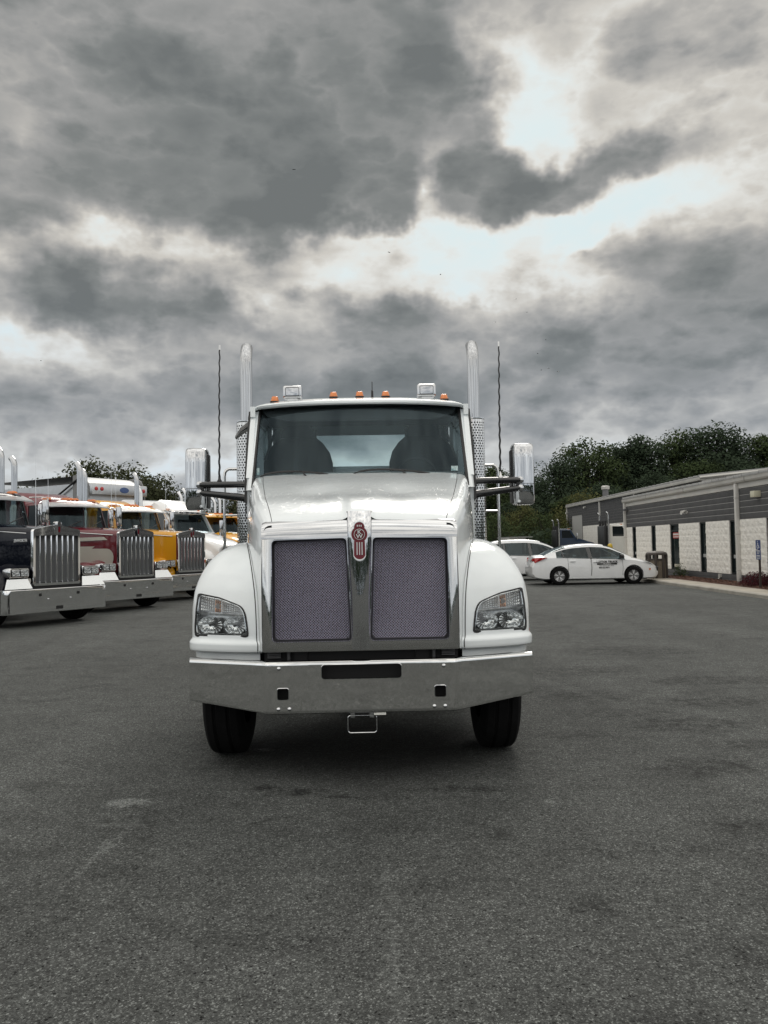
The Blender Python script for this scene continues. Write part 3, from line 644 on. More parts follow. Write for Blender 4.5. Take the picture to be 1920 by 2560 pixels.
# ---- headlamps
steel_bright = pbr('lamp_reflector', (0.90, 0.91, 0.92), 0.16, 0.9)
lamp_grey = pbr('lamp_housing', (0.62, 0.63, 0.64), 0.22, 0.7)
def headlamp(s):
    n = len(HL_IN)
    bowl = MB(); back = 0.085
    ybk = lambda p: fy(*p) + back
    inner = [(HL_CEN[0] + (p[0]-HL_CEN[0])*0.94, HL_CEN[1] + (p[1]-HL_CEN[1])*0.92) for p in HLS]
    bowl.add([(s*p[0], fy(*p) + 0.004, p[1]) for p in HL_IN] + [(s*p[0], ybk(p), p[1]) for p in inner] + [(s*HL_CEN[0], fy(*HL_CEN) + back, HL_CEN[1])],
             [(i, (i+1) % n, (i+1) % n + n, i+n) for i in range(n)] + [(i+n, (i+1) % n + n, 2*n) for i in range(n)])
    h = hero(bowl, 'headlight', lamp_grey)
    # bright divider bar and rim
    bar = MB(); zz = lambda x: 1.098 + (x - 0.8)*0.035
    bar.loft([[(s*x, fy(x, zz(x)) + 0.012, zz(x) - 0.008), (s*x, fy(x, zz(x)) + 0.006, zz(x) + 0.006), (s*x, fy(x, zz(x)) + 0.08, zz(x) + 0.006), (s*x, fy(x, zz(x)) + 0.08, zz(x) - 0.008)] for x in (0.815, 0.9, 1.0, 1.1, 1.172)])
    rim = [(HL_CEN[0] + (p[0]-HL_CEN[0])*0.955, HL_CEN[1] + (p[1]-HL_CEN[1])*0.935) for p in HLS]
    bar.tube([(s*p[0], fy(*p) + 0.010, p[1]) for p in rim + rim[:1]], 0.0048, 6, False)
    bar.build('trim', chrome, h)
    for cx, rx in ((0.888, 0.083), (1.072, 0.094)):
        y0 = fy(cx, 1.03) + 0.02
        r = MB().lathe([(1.0, 0.0), (0.9, 0.016), (0.74, 0.034), (0.52, 0.05), (0.3, 0.058), (0.14, 0.06)], (0, 0, 0), 'y', 18)
        r.v = [(s*(cx + x*rx), y0 + y + (x*rx)*0.42, 1.028 + z*0.064) for x, y, z in r.v]
        ro = r.build('reflector', steel_bright, h, ang=8)
        b = MB().lathe([(0.001, -0.018), (0.010, -0.016), (0.011, 0.0), (0.011, 0.04)], (s*cx, y0 + 0.02, 1.028), 'y', 10)
        b.build('bulb', black_gloss, ro)
        k = MB()
        for q in range(9):
            a = 2*pi*q/9 + 0.2
            k.tube([(s*(cx + cos(a)*rx*0.35), y0 + 0.05, 1.028 + sin(a)*0.024), (s*(cx + cos(a)*rx*0.85), y0 + 0.018, 1.028 + sin(a)*0.055)], 0.0022, 4)
        k.build('facet_edge', lamp_grey, ro)
    # turn signal: ribbed cells, amber in the middle
    for x0, x1, mat, nm in ((0.862, 0.985, steel_bright, 'position_lamp'), (0.992, 1.040, pbr('turn_amber', (0.46, 0.20, 0.08), 0.15, 0.3), 'turn_signal'), (1.045, 1.150, steel_bright, 'position_lamp')):
        t = MB(); nx = max(3, int((x1-x0)/0.0155))
        for i in range(nx):
            xa, xb = lerp(x0, x1, i/nx) + 0.001, lerp(x0, x1, (i+1)/nx) - 0.001; xm = (xa+xb)/2
            z0 = zz(xm) + 0.012
            ztop = 1.160 + (xm - 0.838)*0.245
            nz = 5 if mat is steel_bright else 3
            for j in range(nz):
                za, zb = lerp(z0, ztop, j/nz) + 0.001, lerp(z0, ztop, (j+1)/nz) - 0.001
                if zb - za < 0.002: continue
                yb = fy(xm, za) + 0.034
                t.add([(s*xa, yb, za), (s*xb, yb, za), (s*xb, yb, zb), (s*xa, yb, zb), (s*xm, yb - 0.011, (za+zb)/2)], [(0,1,4),(1,2,4),(2,3,4),(3,0,4)])
        t.build(nm, mat, h, smooth=False, recalc=False)
    MB().lathe([(0.001, -0.012), (0.016, -0.010), (0.016, 0.02)], (s*1.016, fy(1.016, 1.17) + 0.016, 1.163), 'y', 12).build('turn_bulb', grey_plastic, h)
    # clear cover
    c = MB(); ks = [1.0, 0.8, 0.55, 0.3]; vs = []
    for k in ks:
        for p in HL_IN:
            q = (HL_CEN[0] + (p[0]-HL_CEN[0])*k, HL_CEN[1] + (p[1]-HL_CEN[1])*k); vs.append((s*q[0], fy(*q) - 0.002 - 0.010*(1 - k*k), q[1]))
    vs.append((s*HL_CEN[0], fy(*HL_CEN) - 0.012, HL_CEN[1]))
    fs = [(a*n+i, a*n+(i+1) % n, (a+1)*n+(i+1) % n, (a+1)*n+i) for a in range(len(ks)-1) for i in range(n)] + [((len(ks)-1)*n+i, (len(ks)-1)*n+(i+1) % n, len(ks)*n) for i in range(n)]
    c.add(vs, fs).build('lens', clear_glass, h)
for s in (-1, 1): headlamp(s)
# ---- grille: chrome shell, two openings, woven wire, centre spine
shell = hero(MB().box(-0.672, 0.672, 0.075, 0.175, 0.858, 1.66), 'grille_surround', chrome_soft, bevel=0.010)
def open_poly(s):
    return soften([(s*0.606, 0.925), (s*0.060, 0.925), (s*0.088, 1.632), (s*0.606, 1.622)], 0.035, 5)
cut(shell, [MB().prism(open_poly(s), 0.0, 0.3) for s in (-1, 1)])
def top_bar(u, v):
    x = lerp(-0.674, 0.674, u); k = 1 - (abs(x)/0.674)**1.5
    pr = [(0.068, 1.629), (0.069, 1.645), (0.074, 1.672), (0.084, 1.70), (0.098, 1.722), (0.120, 1.737), (0.15, 1.743)]
    y, z = pr[round(v * (len(pr)-1))]
    return (x, y, z + k*0.028*(v**0.8) + (0.01*v if abs(x) < 0.66 else 0))
MB().grid(top_bar, 60, 6).build('grille_top_bar', chrome, shell, ang=60)
def spine_pt(u, v):
    z = lerp(0.868, 1.815, v); w = pl([(0.868, 0.060), (1.2, 0.064), (1.5, 0.078), (1.7, 0.086), (1.815, 0.090)], z)
    a = lerp(-1, 1, u)
    y = 0.070 - 0.034*(1 - a*a)**0.5 * pl([(0.868, 0.25), (1.05, 0.8), (1.4, 1.0), (1.75, 1.1), (1.815, 1.0)], z) + max(0, z - 1.66)**1.6*1.5
    return (a*w, y, z)
MB().grid(spine_pt, 22, 30).build('centre_spine', chrome, shell, ang=60)
MB().box(-0.080, 0.080, 0.085, 0.18, 1.62, 1.74).build('spine_core', chrome_soft, shell)
for s in (-1, 1):
    op = open_poly(s); n = len(op)
    # bright bead and dark folded edge
    MB().tube([(p[0], 0.0755, p[1]) for p in op + op[:1]], 0.0042, 6, False).build('bead', chrome, shell)
    cx, cz = s*0.345, 1.275
    inn = [(cx + (p[0]-cx)*0.93, cz + (p[1]-cz)*0.95) for p in op]
    MB().add([(p[0], 0.10, p[1]) for p in op] + [(p[0], 0.145, p[1]) for p in inn], [(i, (i+1) % n, (i+1) % n + n, i+n) for i in range(n)]).build('mesh_frame', black_plastic, shell)
    MB().box(min(s*0.02, s*0.65), max(s*0.02, s*0.65), 0.178, 0.20, 0.87, 1.70).build('radiator_core', radiator_mat, shell)
    wm = MB(); pit = 0.0187
    bb = [(cx + (p[0]-cx)*0.965, cz + (p[1]-cz)*0.975) for p in op]
    def clip(d, c):
        """line x*d + z = c against the polygon"""
        hits = []
        for i in range(len(bb)):
            a, b = bb[i-1], bb[i]; fa, fb = a[0]*d + a[1] - c, b[0]*d + b[1] - c
            if fa * fb < 0: t = fa/(fa-fb); hits.append((lerp(a[0], b[0], t), lerp(a[1], b[1], t)))
        return hits
    for d in (1, -1):
        c = -2.0
        while c < 4.0:
            h = clip(d, c)
            if len(h) == 2:
                (xa, za), (xb, zb) = h; y = 0.137 if d > 0 else 0.134
                L = Vector((xb-xa, 0, zb-za)); 
                if L.length > 0.01: wm.tube([(xa, y, za), (xb, y, zb)], 0.0017, 5, False)
            c += pit
    w = wm.build('wire_mesh', pbr('wire_steel', (0.58, 0.56, 0.70), 0.18, 1.0), shell, smooth=True, recalc=False, ang=100); tag(w, kind='stuff')
# ---- badge
def badge_poly(k=0.0):
    o = []
    R = 0.052 + k
    def arc(cx, cz, r, a0, a1, n):
        for i in range(n + 1):
            a = radians(lerp(a0, a1, i/n)); o.append((cx + r*cos(a), cz + r*sin(a)))
    arc(0, 1.652, R, -52, 52, 12)
    o.append((0.034 + k, 1.702)); arc(0, 1.70, 0.034 + k, 35, 145, 6); o.append((-0.034 - k, 1.702))
    arc(0, 1.652, R, 128, 232, 12)
    o.append((-0.034 - k, 1.605)); o.append((-0.036 - k, 1.515 - k)); arc(0, 1.520 - k, 0.037 + k, 200, 340, 6); o.append((0.036 + k, 1.515 - k)); o.append((0.034 + k, 1.605))
    return o
def bw(u, v, w): return (u, w + max(0, v - 1.66)**1.6*1.5, v)
em = hero(MB().prism(badge_poly(0.007), 0.028, 0.05, bw), 'badge', chrome)
MB().prism(badge_poly(0.003), 0.0245, 0.04, bw).build('enamel', badge_red, em)
m = MB(); m.tube([(0.036*cos(2*pi*k/28), 0.0245, 1.652 + 0.036*sin(2*pi*k/28)) for k in range(29)], 0.0016, 5, False)
for x in (-0.017, 0, 0.017): m.tube([(x, 0.025, 1.598), (x, 0.025, 1.512)], 0.0038, 6); m.tube([(x*0.75, 0.026, 1.716), (x*0.75, 0.0245, 1.704)], 0.003, 6)
m.tube([(0.044*cos(radians(a)), 0.026, 1.522 + 0.044*sin(radians(a))) for a in range(200, 341, 20)], 0.003, 6)
m.build('badge_relief', pbr('pewter', (0.72, 0.73, 0.74), 0.35, 0.3), em)
for ch, z in (('K', 1.6665), ('W', 1.638)): text_mesh(ch, 0.038, pbr('pewter', (0.72, 0.73, 0.74), 0.35, 0.3), 'badge_letter', em, front_mat((0, 0.0235, z)), 0.0015, 0.0006, 1.1)
for o_ in [shell, em] + list(shell.children) + list(em.children):
    for v_ in o_.data.vertices: v_.co.y += (v_.co.z - 1.40)*0.034
# ---- hood
H_ZC = [(0.115, 1.755), (0.14, 1.785), (0.20, 1.822), (0.35, 1.885), (0.5, 1.932), (0.8, 2.005), (1.2, 2.105), (1.75, 2.238)]
H_WE = [(0.115, 0.600), (0.3, 0.640), (0.6, 0.70), (1.0, 0.765), (1.4, 0.825), (1.75, 0.868)]
def hood_z(x, y):
    we = pl(H_WE, y); a = abs(x)/we
    z = pl(H_ZC, y) - 0.030*a**2.2 - 0.012*max(0, a - 1)*10
    rw = 0.085 + (y - 0.115)*0.02
    rd = 1/(1 + exp((abs(x) - rw)/0.012))
    z += 0.034*rd*max(0, 1 - (y - 0.115)/0.55)**1.3
    # shallow scallop either side of the centre
    z -= 0.016*exp(-((abs(x) - 0.30)/0.16)**2)*exp(-((y - 0.75)/0.3)**2)
    return z
hood = hero(MB().grid(lambda u, v: (lerp(-1, 1, u)*pl(H_WE, lerp(0.115, 1.75, v**1.4)), lerp(0.115, 1.75, v**1.4), hood_z(lerp(-1, 1, u)*pl(H_WE, lerp(0.115, 1.75, v**1.4)), lerp(0.115, 1.75, v**1.4))), 72, 48), 'hood', white_paint, ang=60)
for s in (-1, 1):
    def side(u, v):
        y = lerp(0.085, 1.78, u**1.3)
        ys = max(y, 0.115); we = pl(H_WE, ys) + 0.004; zt = hood_z(we, ys) ; xs_ = hood_x(y)
        xsh = lerp(we, xs_, 0.72)
        zbot = lerp(0.862, 1.15, min(1, max(0, (y - 0.5)/0.6)))
        sec = [(we, zt), (lerp(we, xsh, 0.45), zt - 0.004), (lerp(we, xsh, 0.8), zt - 0.014), (xsh, zt - 0.034), (lerp(xsh, xs_, 0.4), zt - 0.08), (lerp(xsh, xs_, 0.7), zt - 0.17), (lerp(xsh, xs_, 0.9), zt - 0.27), (xs_, zt - 0.40), (xs_, lerp(zt - 0.40, zbot, 0.5)), (xs_, zbot)]
        k = v*(len(sec)-1); i = min(int(k), len(sec)-2); t = k - i
        return (s*lerp(sec[i][0], sec[i+1][0], t), y, lerp(sec[i][1], sec[i+1][1], t))
    MB().grid(side, 40, 27).build('hood_side', white_paint, hood, ang=60)
    MB().box(*sorted((s*0.597, s*0.668)), 0.115, 0.24, 1.64, 1.722).build('hood_corner', white_paint, hood, bevel=0.01)
    sl = [(s*(pl(H_WE, y) + 0.002), y, hood_z(pl(H_WE, y), y) - 0.001) for y in [0.115 + 0.0545*k for k in range(31)]]
    MB().tube(sl, 0.0026, 5).build('seam', dark_void, hood)
MB().tube([(x, 0.117, hood_z(x, 0.118) - 0.005) for x in [lerp(-0.598, 0.598, k/80) for k in range(81)]], 0.0025, 5).build('seam', dark_void, hood)
# ---- cab
def ws(u, v):
    a = lerp(-1, 1, u); x = a*lerp(0.968, 0.950, v)
    return (x, lerp(1.60, 2.05, v) + 0.15*abs(a)**2.2, lerp(2.10, 2.912, v) - 0.022*abs(a)**3*v)
glass_o = hero(MB().grid(ws, 24, 12), 'windshield', windshield_m)
# rubber seal round the glass
edge = [ws(u/24, 0) for u in range(25)] + [ws(1, v/12) for v in range(1, 13)] + [ws(u/24, 1) for u in range(23, -1, -1)] + [ws(0, v/12) for v in range(11, 0, -1)]
MB().tube(edge + edge[:1], 0.016, 6, False).build('glass_seal', black_plastic, glass_o)
MB().grid(lambda u, v: (ws(u, v*0.16)[0], ws(u, v*0.16)[1] + 0.012, ws(u, v*0.16)[2]), 24, 2).build('black_border', black_gloss, glass_o)
cab = hero(MB().grid(lambda u, v: (lerp(-0.98, 0.98, u), 3.46, lerp(1.2, 2.93, v)), 49, 40, lambda q: not (abs(sum(p[0] for p in q)/4) < 0.50 and 2.44 < sum(p[2] for p in q)/4 < 2.80)), 'cab_wall', white_paint)
MB().add([(-0.5, 3.458, 2.43), (0.5, 3.458, 2.43), (0.5, 3.458, 2.81), (-0.5, 3.458, 2.81)], [(0, 1, 2, 3)]).build('rear_window', glass('rear_glass', (0.88, 0.97, 0.95), 0.8, 0, 0.14), cab)
for s in (-1, 1):
    # pillar strip beside the glass, then the door side
    def pil(u, v):
        p = ws(1 if s > 0 else 0, lerp(-0.02, 0.965, v)); w = pl([(0, 0.0), (0.35, 0.042), (0.75, 0.064), (1, 0.068)], u)
        return (p[0] + s*w, p[1] - 0.012 + 0.10*u**2, p[2] )
    MB().grid(pil, 8, 14).build('pillar', white_paint, cab, ang=70)
    m = MB()
    m.box(*sorted((s*0.985, s*1.034)), 1.86, 3.46, 1.05, 2.20); m.box(*sorted((s*0.985, s*1.030)), 2.10, 3.46, 2.80, 2.90)
    m.box(*sorted((s*0.985, s*1.032)), 3.05, 3.46, 2.20, 2.80)
    m.add([(s*0.985, 1.80, 2.2), (s*0.985, 1.98, 2.2), (s*0.985, 2.25, 2.8), (s*0.985, 2.12, 2.8), (s*1.032, 1.80, 2.2), (s*1.032, 1.98, 2.2), (s*1.032, 2.25, 2.8), (s*1.032, 2.12, 2.8)], [(0,1,2,3),(4,5,6,7),(0,1,5,4),(1,2,6,5),(2,3,7,6),(3,0,4,7)])
    d = m.build('door', white_paint, cab)
    MB().add([(s*1.005, 1.97, 2.19), (s*1.005, 3.06, 2.19), (s*1.005, 3.06, 2.81), (s*1.005, 2.24, 2.81)], [(0, 1, 2, 3)]).build('side_window', tint_glass, d)
    MB().loft([[(s*(1.035 + w), y, z), (s*(1.055 + w), y, z), (s*(1.055 + w), y + 0.05, z), (s*(1.035 + w), y + 0.05, z)] for y, z, w in ((1.84, 1.98, 0.0), (1.86, 2.2, 0.0), (2.0, 2.55, 0.0), (2.14, 2.86, -0.005))]).build('door_seal', black_plastic, d)
def roof_pt(u, v):
    a = lerp(-1, 1, u); rows = [(-0.045, 2.893), (-0.062, 2.905), (-0.060, 2.925), (-0.035, 2.942), (0.03, 2.957), (0.16, 2.992), (0.40, 3.03), (0.80, 3.046), (1.25, 3.03), (1.40, 2.985), (1.425, 2.9)]
    k = v*(len(rows)-1); i = min(int(k), len(rows)-2); t = k - i
    y, z = lerp(rows[i][0], rows[i+1][0], t), lerp(rows[i][1], rows[i+1][1], t)
    b = abs(a); x = a*1.035 + (1 if a > 0 else -1)*0.012*sin(min(1, v*8)*pi)*(b > 0.98)
    fall = 1 - 0.30*b**3 - (0.45*max(0, (b - 0.86)/0.14)**2)
    return (x, 2.05 + y + 0.15*b**2.2*max(0, 1 - v*1.1) + (0.05*max(0, (b-0.9)/0.1)**2 if v < 0.5 else 0), 2.893 - 0.022*b**3 + (z - 2.893)*fall - 0.03*max(0, (b - 0.93)/0.07)**2)
roof = hero(MB().grid(roof_pt, 60, 40), 'roof', white_paint, ang=60)
def roof_z(x, y):
    b = abs(x)/1.035; z = pl([(2.02, 2.945), (2.08, 2.957), (2.21, 2.992), (2.45, 3.03), (2.85, 3.046), (3.3, 3.03)], y - 0.15*b**2.2*0.5)
    return 2.893 - 0.022*b**3 + (z - 2.893)*(1 - 0.30*b**3 - 0.45*max(0, (b - 0.86)/0.14)**2)
for x in (-0.83, -0.255, 0.0, 0.255, 0.83):
    y = 2.40; z = roof_z(x, y) - 0.006
    b = MB().loft([[(x + sx*w, y + sy*w*1.6, z + h) for sx, sy in ((-1, -0.75), (-0.75, -1), (0.75, -1), (1, -0.75), (1, 0.75), (0.75, 1), (-0.75, 1), (-1, 0.75))] for w, h in ((0.044, 0.0), (0.044, 0.012))])
    bo = b.build('marker_light', black_plastic, roof)
    l = MB().loft([[(x + sx*w, y + 0.01*h/0.05 + sy*w*1.5, z + 0.012 + h) for sx, sy in ((-1, -0.75), (-0.75, -1), (-0.25, -0.93), (0.25, -0.93), (0.75, -1), (1, -0.75), (1, 0.75), (0.75, 1), (-0.75, 1), (-1, 0.75))] for w, h in ((0.040, 0.0), (0.036, 0.02), (0.029, 0.048), (0.022, 0.054))])
    l.build('amber_cover', amber, bo)
for s in (-1, 1):   # rectangular chrome work lamps on the roof
    x, y = s*0.66, 2.42; z = roof_z(x, y)
    wl = MB().box(x - 0.093, x + 0.093, y - 0.03, y + 0.10, z + 0.02, z + 0.150).build('work_lamp', chrome, roof, bevel=0.028, seg=4)
    m = MB(); a = rrect(x - 0.066, x + 0.066, z + 0.045, z + 0.126, 0.012); b = rrect(x - 0.056, x + 0.056, z + 0.053, z + 0.118, 0.008); n = len(a)
    m.add([(p[0], y - 0.033, p[1]) for p in a] + [(p[0], y - 0.022, p[1]) for p in b], [(i, (i+1) % n, (i+1) % n + n, i+n) for i in range(n)] + [tuple(range(n, 2*n))])
    m.build('lamp_face', pbr('lamp_face', (0.6, 0.62, 0.63), 0.14, 0.9), wl)
    MB().tube([(p[0], y - 0.031, p[1]) for p in a + a[:1]], 0.003, 5, False).build('face_edge', black_plastic, wl)
    MB().box(x - 0.05, x + 0.05, y - 0.005, y + 0.07, z - 0.02, z + 0.026).build('lamp_foot', chrome_soft, wl)
m = MB(); m.lathe([(0.03, 0), (0.028, 0.008), (0.012, 0.012), (0.010, 0.08), (0.004, 0.085), (0.004, 0.17), (0.0005, 0.172)], (0.125, 2.45, roof_z(0.125, 2.45) - 0.004), 'z', 10)
hero(m, 'roof_antenna', black_plastic, roof)
# ---- cab interior
inter = hero(MB().grid(lambda u, v: (lerp(-0.96, 0.96, u), lerp(1.74, 2.35, v), 2.17 + 0.05*sin(pi*v) + 0.03*sin(3*pi*u)**2*v), 24, 6), 'dashboard', dark_cloth)
MB().box(-0.96, 0.96, 2.3, 2.36, 1.3, 2.19).build('dash_front', dark_cloth, inter)
MB().box(-0.97, 0.97, 1.75, 3.44, 1.22, 1.26).build('cab_floor', dark_cloth, inter)
MB().grid(lambda u, v: (lerp(-0.97, 0.97, u), lerp(2.14, 3.44, v), 2.885 + 0.02*sin(pi*u)), 8, 6).build('headliner', dark_cloth, inter)
shp = soften([(-0.93, 2.89), (0.93, 2.89), (0.90, 2.83), (0.72, 2.775), (-0.72, 2.775), (-0.90, 2.83)], 0.06, 4)
MB().prism(shp, 2.20, 2.24).build('sun_shade', black_plastic, inter)
MB().lathe([(0.20, -0.012), (0.215, 0.0), (0.20, 0.012), (0.185, 0.0), (0.20, -0.012)], (0.55, 2.42, 2.22), 'y', 28).build('steering_wheel', black_plastic, inter)
for s in (-1, 1):
    st = MB().loft([[(s*0.66 + px*w, 2.98 + py*d + (z - 2.0)*0.10, z) for px, py in ((-1, -0.5), (-0.7, -1), (0.7, -1), (1, -0.5), (1, 0.7), (0.7, 1), (-0.7, 1), (-1, 0.7))] for z, w, d in ((1.75, 0.30, 0.09), (2.2, 0.36, 0.10), (2.45, 0.36, 0.09), (2.56, 0.33, 0.08), (2.66, 0.26, 0.07), (2.72, 0.19, 0.06))])
    so = st.build('seat', dark_cloth, inter, ang=60)
    MB().loft([[(s*0.66 + px*w, 3.05 + py*0.05, z) for px, py in ((-1, -0.5), (-0.7, -1), (0.7, -1), (1, -0.5), (1, 0.7), (0.7, 1), (-0.7, 1), (-1, 0.7))] for z, w in ((2.66, 0.14), (2.70, 0.19), (2.80, 0.19), (2.84, 0.14))]).build('headrest', dark_cloth, so, ang=60)
    MB().box(s*0.66 - 0.27, s*0.66 + 0.27, 2.55, 2.95, 1.65, 1.80).build('seat_base', dark_cloth, so, bevel=0.05)
    MB().hexa([(s*0.84, 2.62, 2.76), (s*0.865, 2.62, 2.76), (s*0.97, 2.60, 2.45), (s*0.945, 2.60, 2.45)], [(s*0.84, 2.63, 2.76), (s*0.865, 2.63, 2.76), (s*0.97, 2.61, 2.45), (s*0.945, 2.61, 2.45)]).build('belt_strap', black_plastic, inter)
# stickers inside the glass
for x, v, w, h, mt in ((0.855, 0.20, 0.03, 0.022, (0.5, 0.62, 0.62)), (-0.925, 0.20, 0.011, 0.032, (0.40, 0.52, 0.52))):
    u = (x/0.964 + 1)/2; p = ws(u, v)
    MB().box(x - w, x + w, p[1] - 0.006, p[1] - 0.004, p[2] - h, p[2] + h).build('sticker', pbr('sticker%.2f' % x, mt, 0.5, vary=(90, 0.45)), glass_o)
for s, x0, x1 in ((1, -0.90, -0.28), (-1, -0.06, 0.62)):   # wipers parked low
    def wp(x, off=0.0):
        u = (x/0.964 + 1)/2
        return u
    pts = []
    for k in range(13):
        x = lerp(x0, x1, k/12); v = 0.135 + 0.045*sin(pi*(k/12)**0.7); p = ws((x/0.964 + 1)/2, v); pts.append((x, p[1] - 0.028, p[2]))
    wpo = hero(MB().tube(pts, [0.004] + [0.010]*11 + [0.004], 6), 'wiper', black_plastic)
    xa = lerp(x0, x1, 0.92); p = ws((xa/0.964 + 1)/2, 0.075); q = pts[6]
    MB().tube([(xa - 0.10, p[1] - 0.03, p[2] - 0.02), (lerp(xa - 0.1, q[0], 0.5), p[1] - 0.034, lerp(p[2], q[2], 0.85)), q], [0.011, 0.008, 0.006], 6).build('wiper_arm', black_plastic, wpo)
# ---- mirrors, whip antennas
for s in (-1, 1):
    y0 = 1.96
    cx = s*1.508
    secs = []
    for z, kx, ky in ((1.925, 0.72, 0.62), (1.930, 0.86, 0.80), (1.945, 0.955, 0.93), (1.98, 1.0, 1.0), (2.16, 1.0, 1.0), (2.36, 1.0, 0.98), (2.455, 0.985, 0.94), (2.478, 0.93, 0.84), (2.490, 0.84, 0.68), (2.493, 0.70, 0.5)):
        secs.append([(cx + px*0.104*kx, y0 + py*0.075*ky, z) for px, py in ((-1, 1), (-1, -0.1), (-0.93, -0.5), (-0.75, -0.8), (-0.45, -0.96), (0, -1.02), (0.45, -0.96), (0.75, -0.8), (0.93, -0.5), (1, -0.1), (1, 1))])
    mo = hero(MB().loft(secs), 'mirror', chrome, ang=50)
    MB().prism(rrect(cx - 0.098, cx + 0.098, 1.94, 2.475, 0.04), y0 + 0.072, y0 + 0.105).build('mirror_back', black_plastic, mo)
    MB().prism(rrect(cx - 0.085, cx + 0.085, 2.13, 2.46, 0.03), y0 + 0.100, y0 + 0.108).build('mirror_glass', pbr('mirror_glass', (0.8, 0.82, 0.82), 0.02, 1.0), mo)
    MB().tube([(cx + px*0.1055, y0 + py*0.0765, 2.118) for px, py in ((-1, 0.8), (-1, -0.1), (-0.93, -0.5), (-0.75, -0.8), (-0.45, -0.96), (0, -1.02), (0.45, -0.96), (0.75, -0.8), (0.93, -0.5), (1, -0.1), (1, 0.8))], 0.0028, 5).build('mirror_joint', grey_plastic, mo)
    MB().box(*sorted((s*1.398, s*1.43)), y0 - 0.03, y0 + 0.10, 1.94, 2.44).build('mirror_inner', black_plastic, mo, bevel=0.012)
    for z0, z1, r0, r1 in ((2.148, 2.150, 0.030, 0.031), (2.020, 2.076, 0.036, 0.029)):
        a = MB().tube([(s*1.00, y0 - 0.06, z0), (s*1.12, y0 - 0.075, lerp(z0, z1, 0.25)), (s*1.36, y0 - 0.085, lerp(z0, z1, 0.8)), (s*1.455, y0 - 0.08, z1), (s*1.475, y0 - 0.05, z1)], [r0, r0, r1, r1*0.95, r1*0.6], 10)
        a.build('mirror_arm', black_gloss, mo)
        MB().lathe([(0.034, 0.0), (0.036, -0.01), (0.030, -0.022), (0.014, -0.028), (0.001, -0.029)], (s*1.462, y0 - 0.076, z1), 'y', 14).build('arm_clamp', chrome, mo)
    MB().box(*sorted((s*0.985, s*1.045)), y0 - 0.09, y0 + 0.02, 1.96, 2.20).build('arm_base', black_plastic, mo, bevel=0.01)
    MB().box(*sorted((s*1.428, s*1.452)), y0 - 0.1, y0 - 0.06, 2.07, 2.15).build('arm_bracket', black_plastic, mo)
    xa = s*1.285; n = 60
    pts = [(xa + s*0.0 + 0.0030*sin(k*1.25) + s*0.012*(k/n)**2 * (-1 if s < 0 else 1), y0 - 0.08 + 0.003*cos(k*1.25), lerp(2.185, 3.39, k/n)) for k in range(n+1)]
    ao = hero(MB().tube(pts, [lerp(0.0095, 0.0065, k/n) for k in range(n+1)], 6), 'whip_antenna', black_plastic)
    MB().tube([pts[-1], (pts[-1][0], pts[-1][1], 3.435)], 0.0085, 6).build('antenna_tip', chrome_soft, ao)
    MB().lathe([(0.022, 0), (0.022, 0.015), (0.012, 0.03), (0.011, 0.06)], (xa, y0 - 0.08, 2.17), 'z', 10).build('antenna_foot', chrome_soft if s > 0 else black_plastic, ao)
# look-down mirror above the kerb-side door
m = MB().loft([[(x, 2.45 + py*dw, z + pz*h) for py, pz in ((-1, -0.4), (-0.8, 0.6), (0, 1), (0.8, 0.6), (1, -0.4), (0, -0.7))] for x, z, dw, h in ((-1.03, 2.80, 0.05, 0.045), (-1.10, 2.765, 0.09, 0.05), (-1.17, 2.715, 0.09, 0.042), (-1.225, 2.655, 0.05, 0.022))])
hero(m, 'look_down_mirror', black_gloss, ang=60)
# ---- stacks with perforated shields, hand rails
def perforated(r, z0, z1, cell):
    m = MB(); nc = int(round(2*pi*r/cell)); nr = int(round((z1-z0)/(cell*0.92))); hr = cell*0.30
    dz = (z1-z0)/nr; da = 2*pi/nc
    for j in range(nr):
        for i in range(nc):
            a0 = (i + 0.5*(j % 2))*da; zc = z0 + (j+0.5)*dz
            vs = []
            for k in range(8):
                t = 2*pi*(k + 0.5)/8; sq = 1/max(abs(cos(t)), abs(sin(t)))
                vs.append((cos(t)*sq, sin(t)*sq))
            out = [(a0 + c*da/2, zc + d*dz/2) for c, d in ((1, 0), (1, 1), (0, 1), (-1, 1), (-1, 0), (-1, -1), (0, -1), (1, -1))]
            hole = [(a0 + cos(2*pi*k/8)*hr/r, zc + sin(2*pi*k/8)*hr) for k in range(8)]
            skip = 0.45 < (zc - z0)/(z1 - z0) < 0.49 or (nr - j) <= 1 or j < 1
            P = lambda q: (r*cos(q[0]), r*sin(q[0]), q[1])
            if skip: m.add([P(q) for q in out], [tuple(range(8))])
            else: m.add([P(q) for q in out + hole], [(k, (k+1) % 8, (k+1) % 8 + 8, k + 8) for k in range(8)])
    return m
shield_me = None
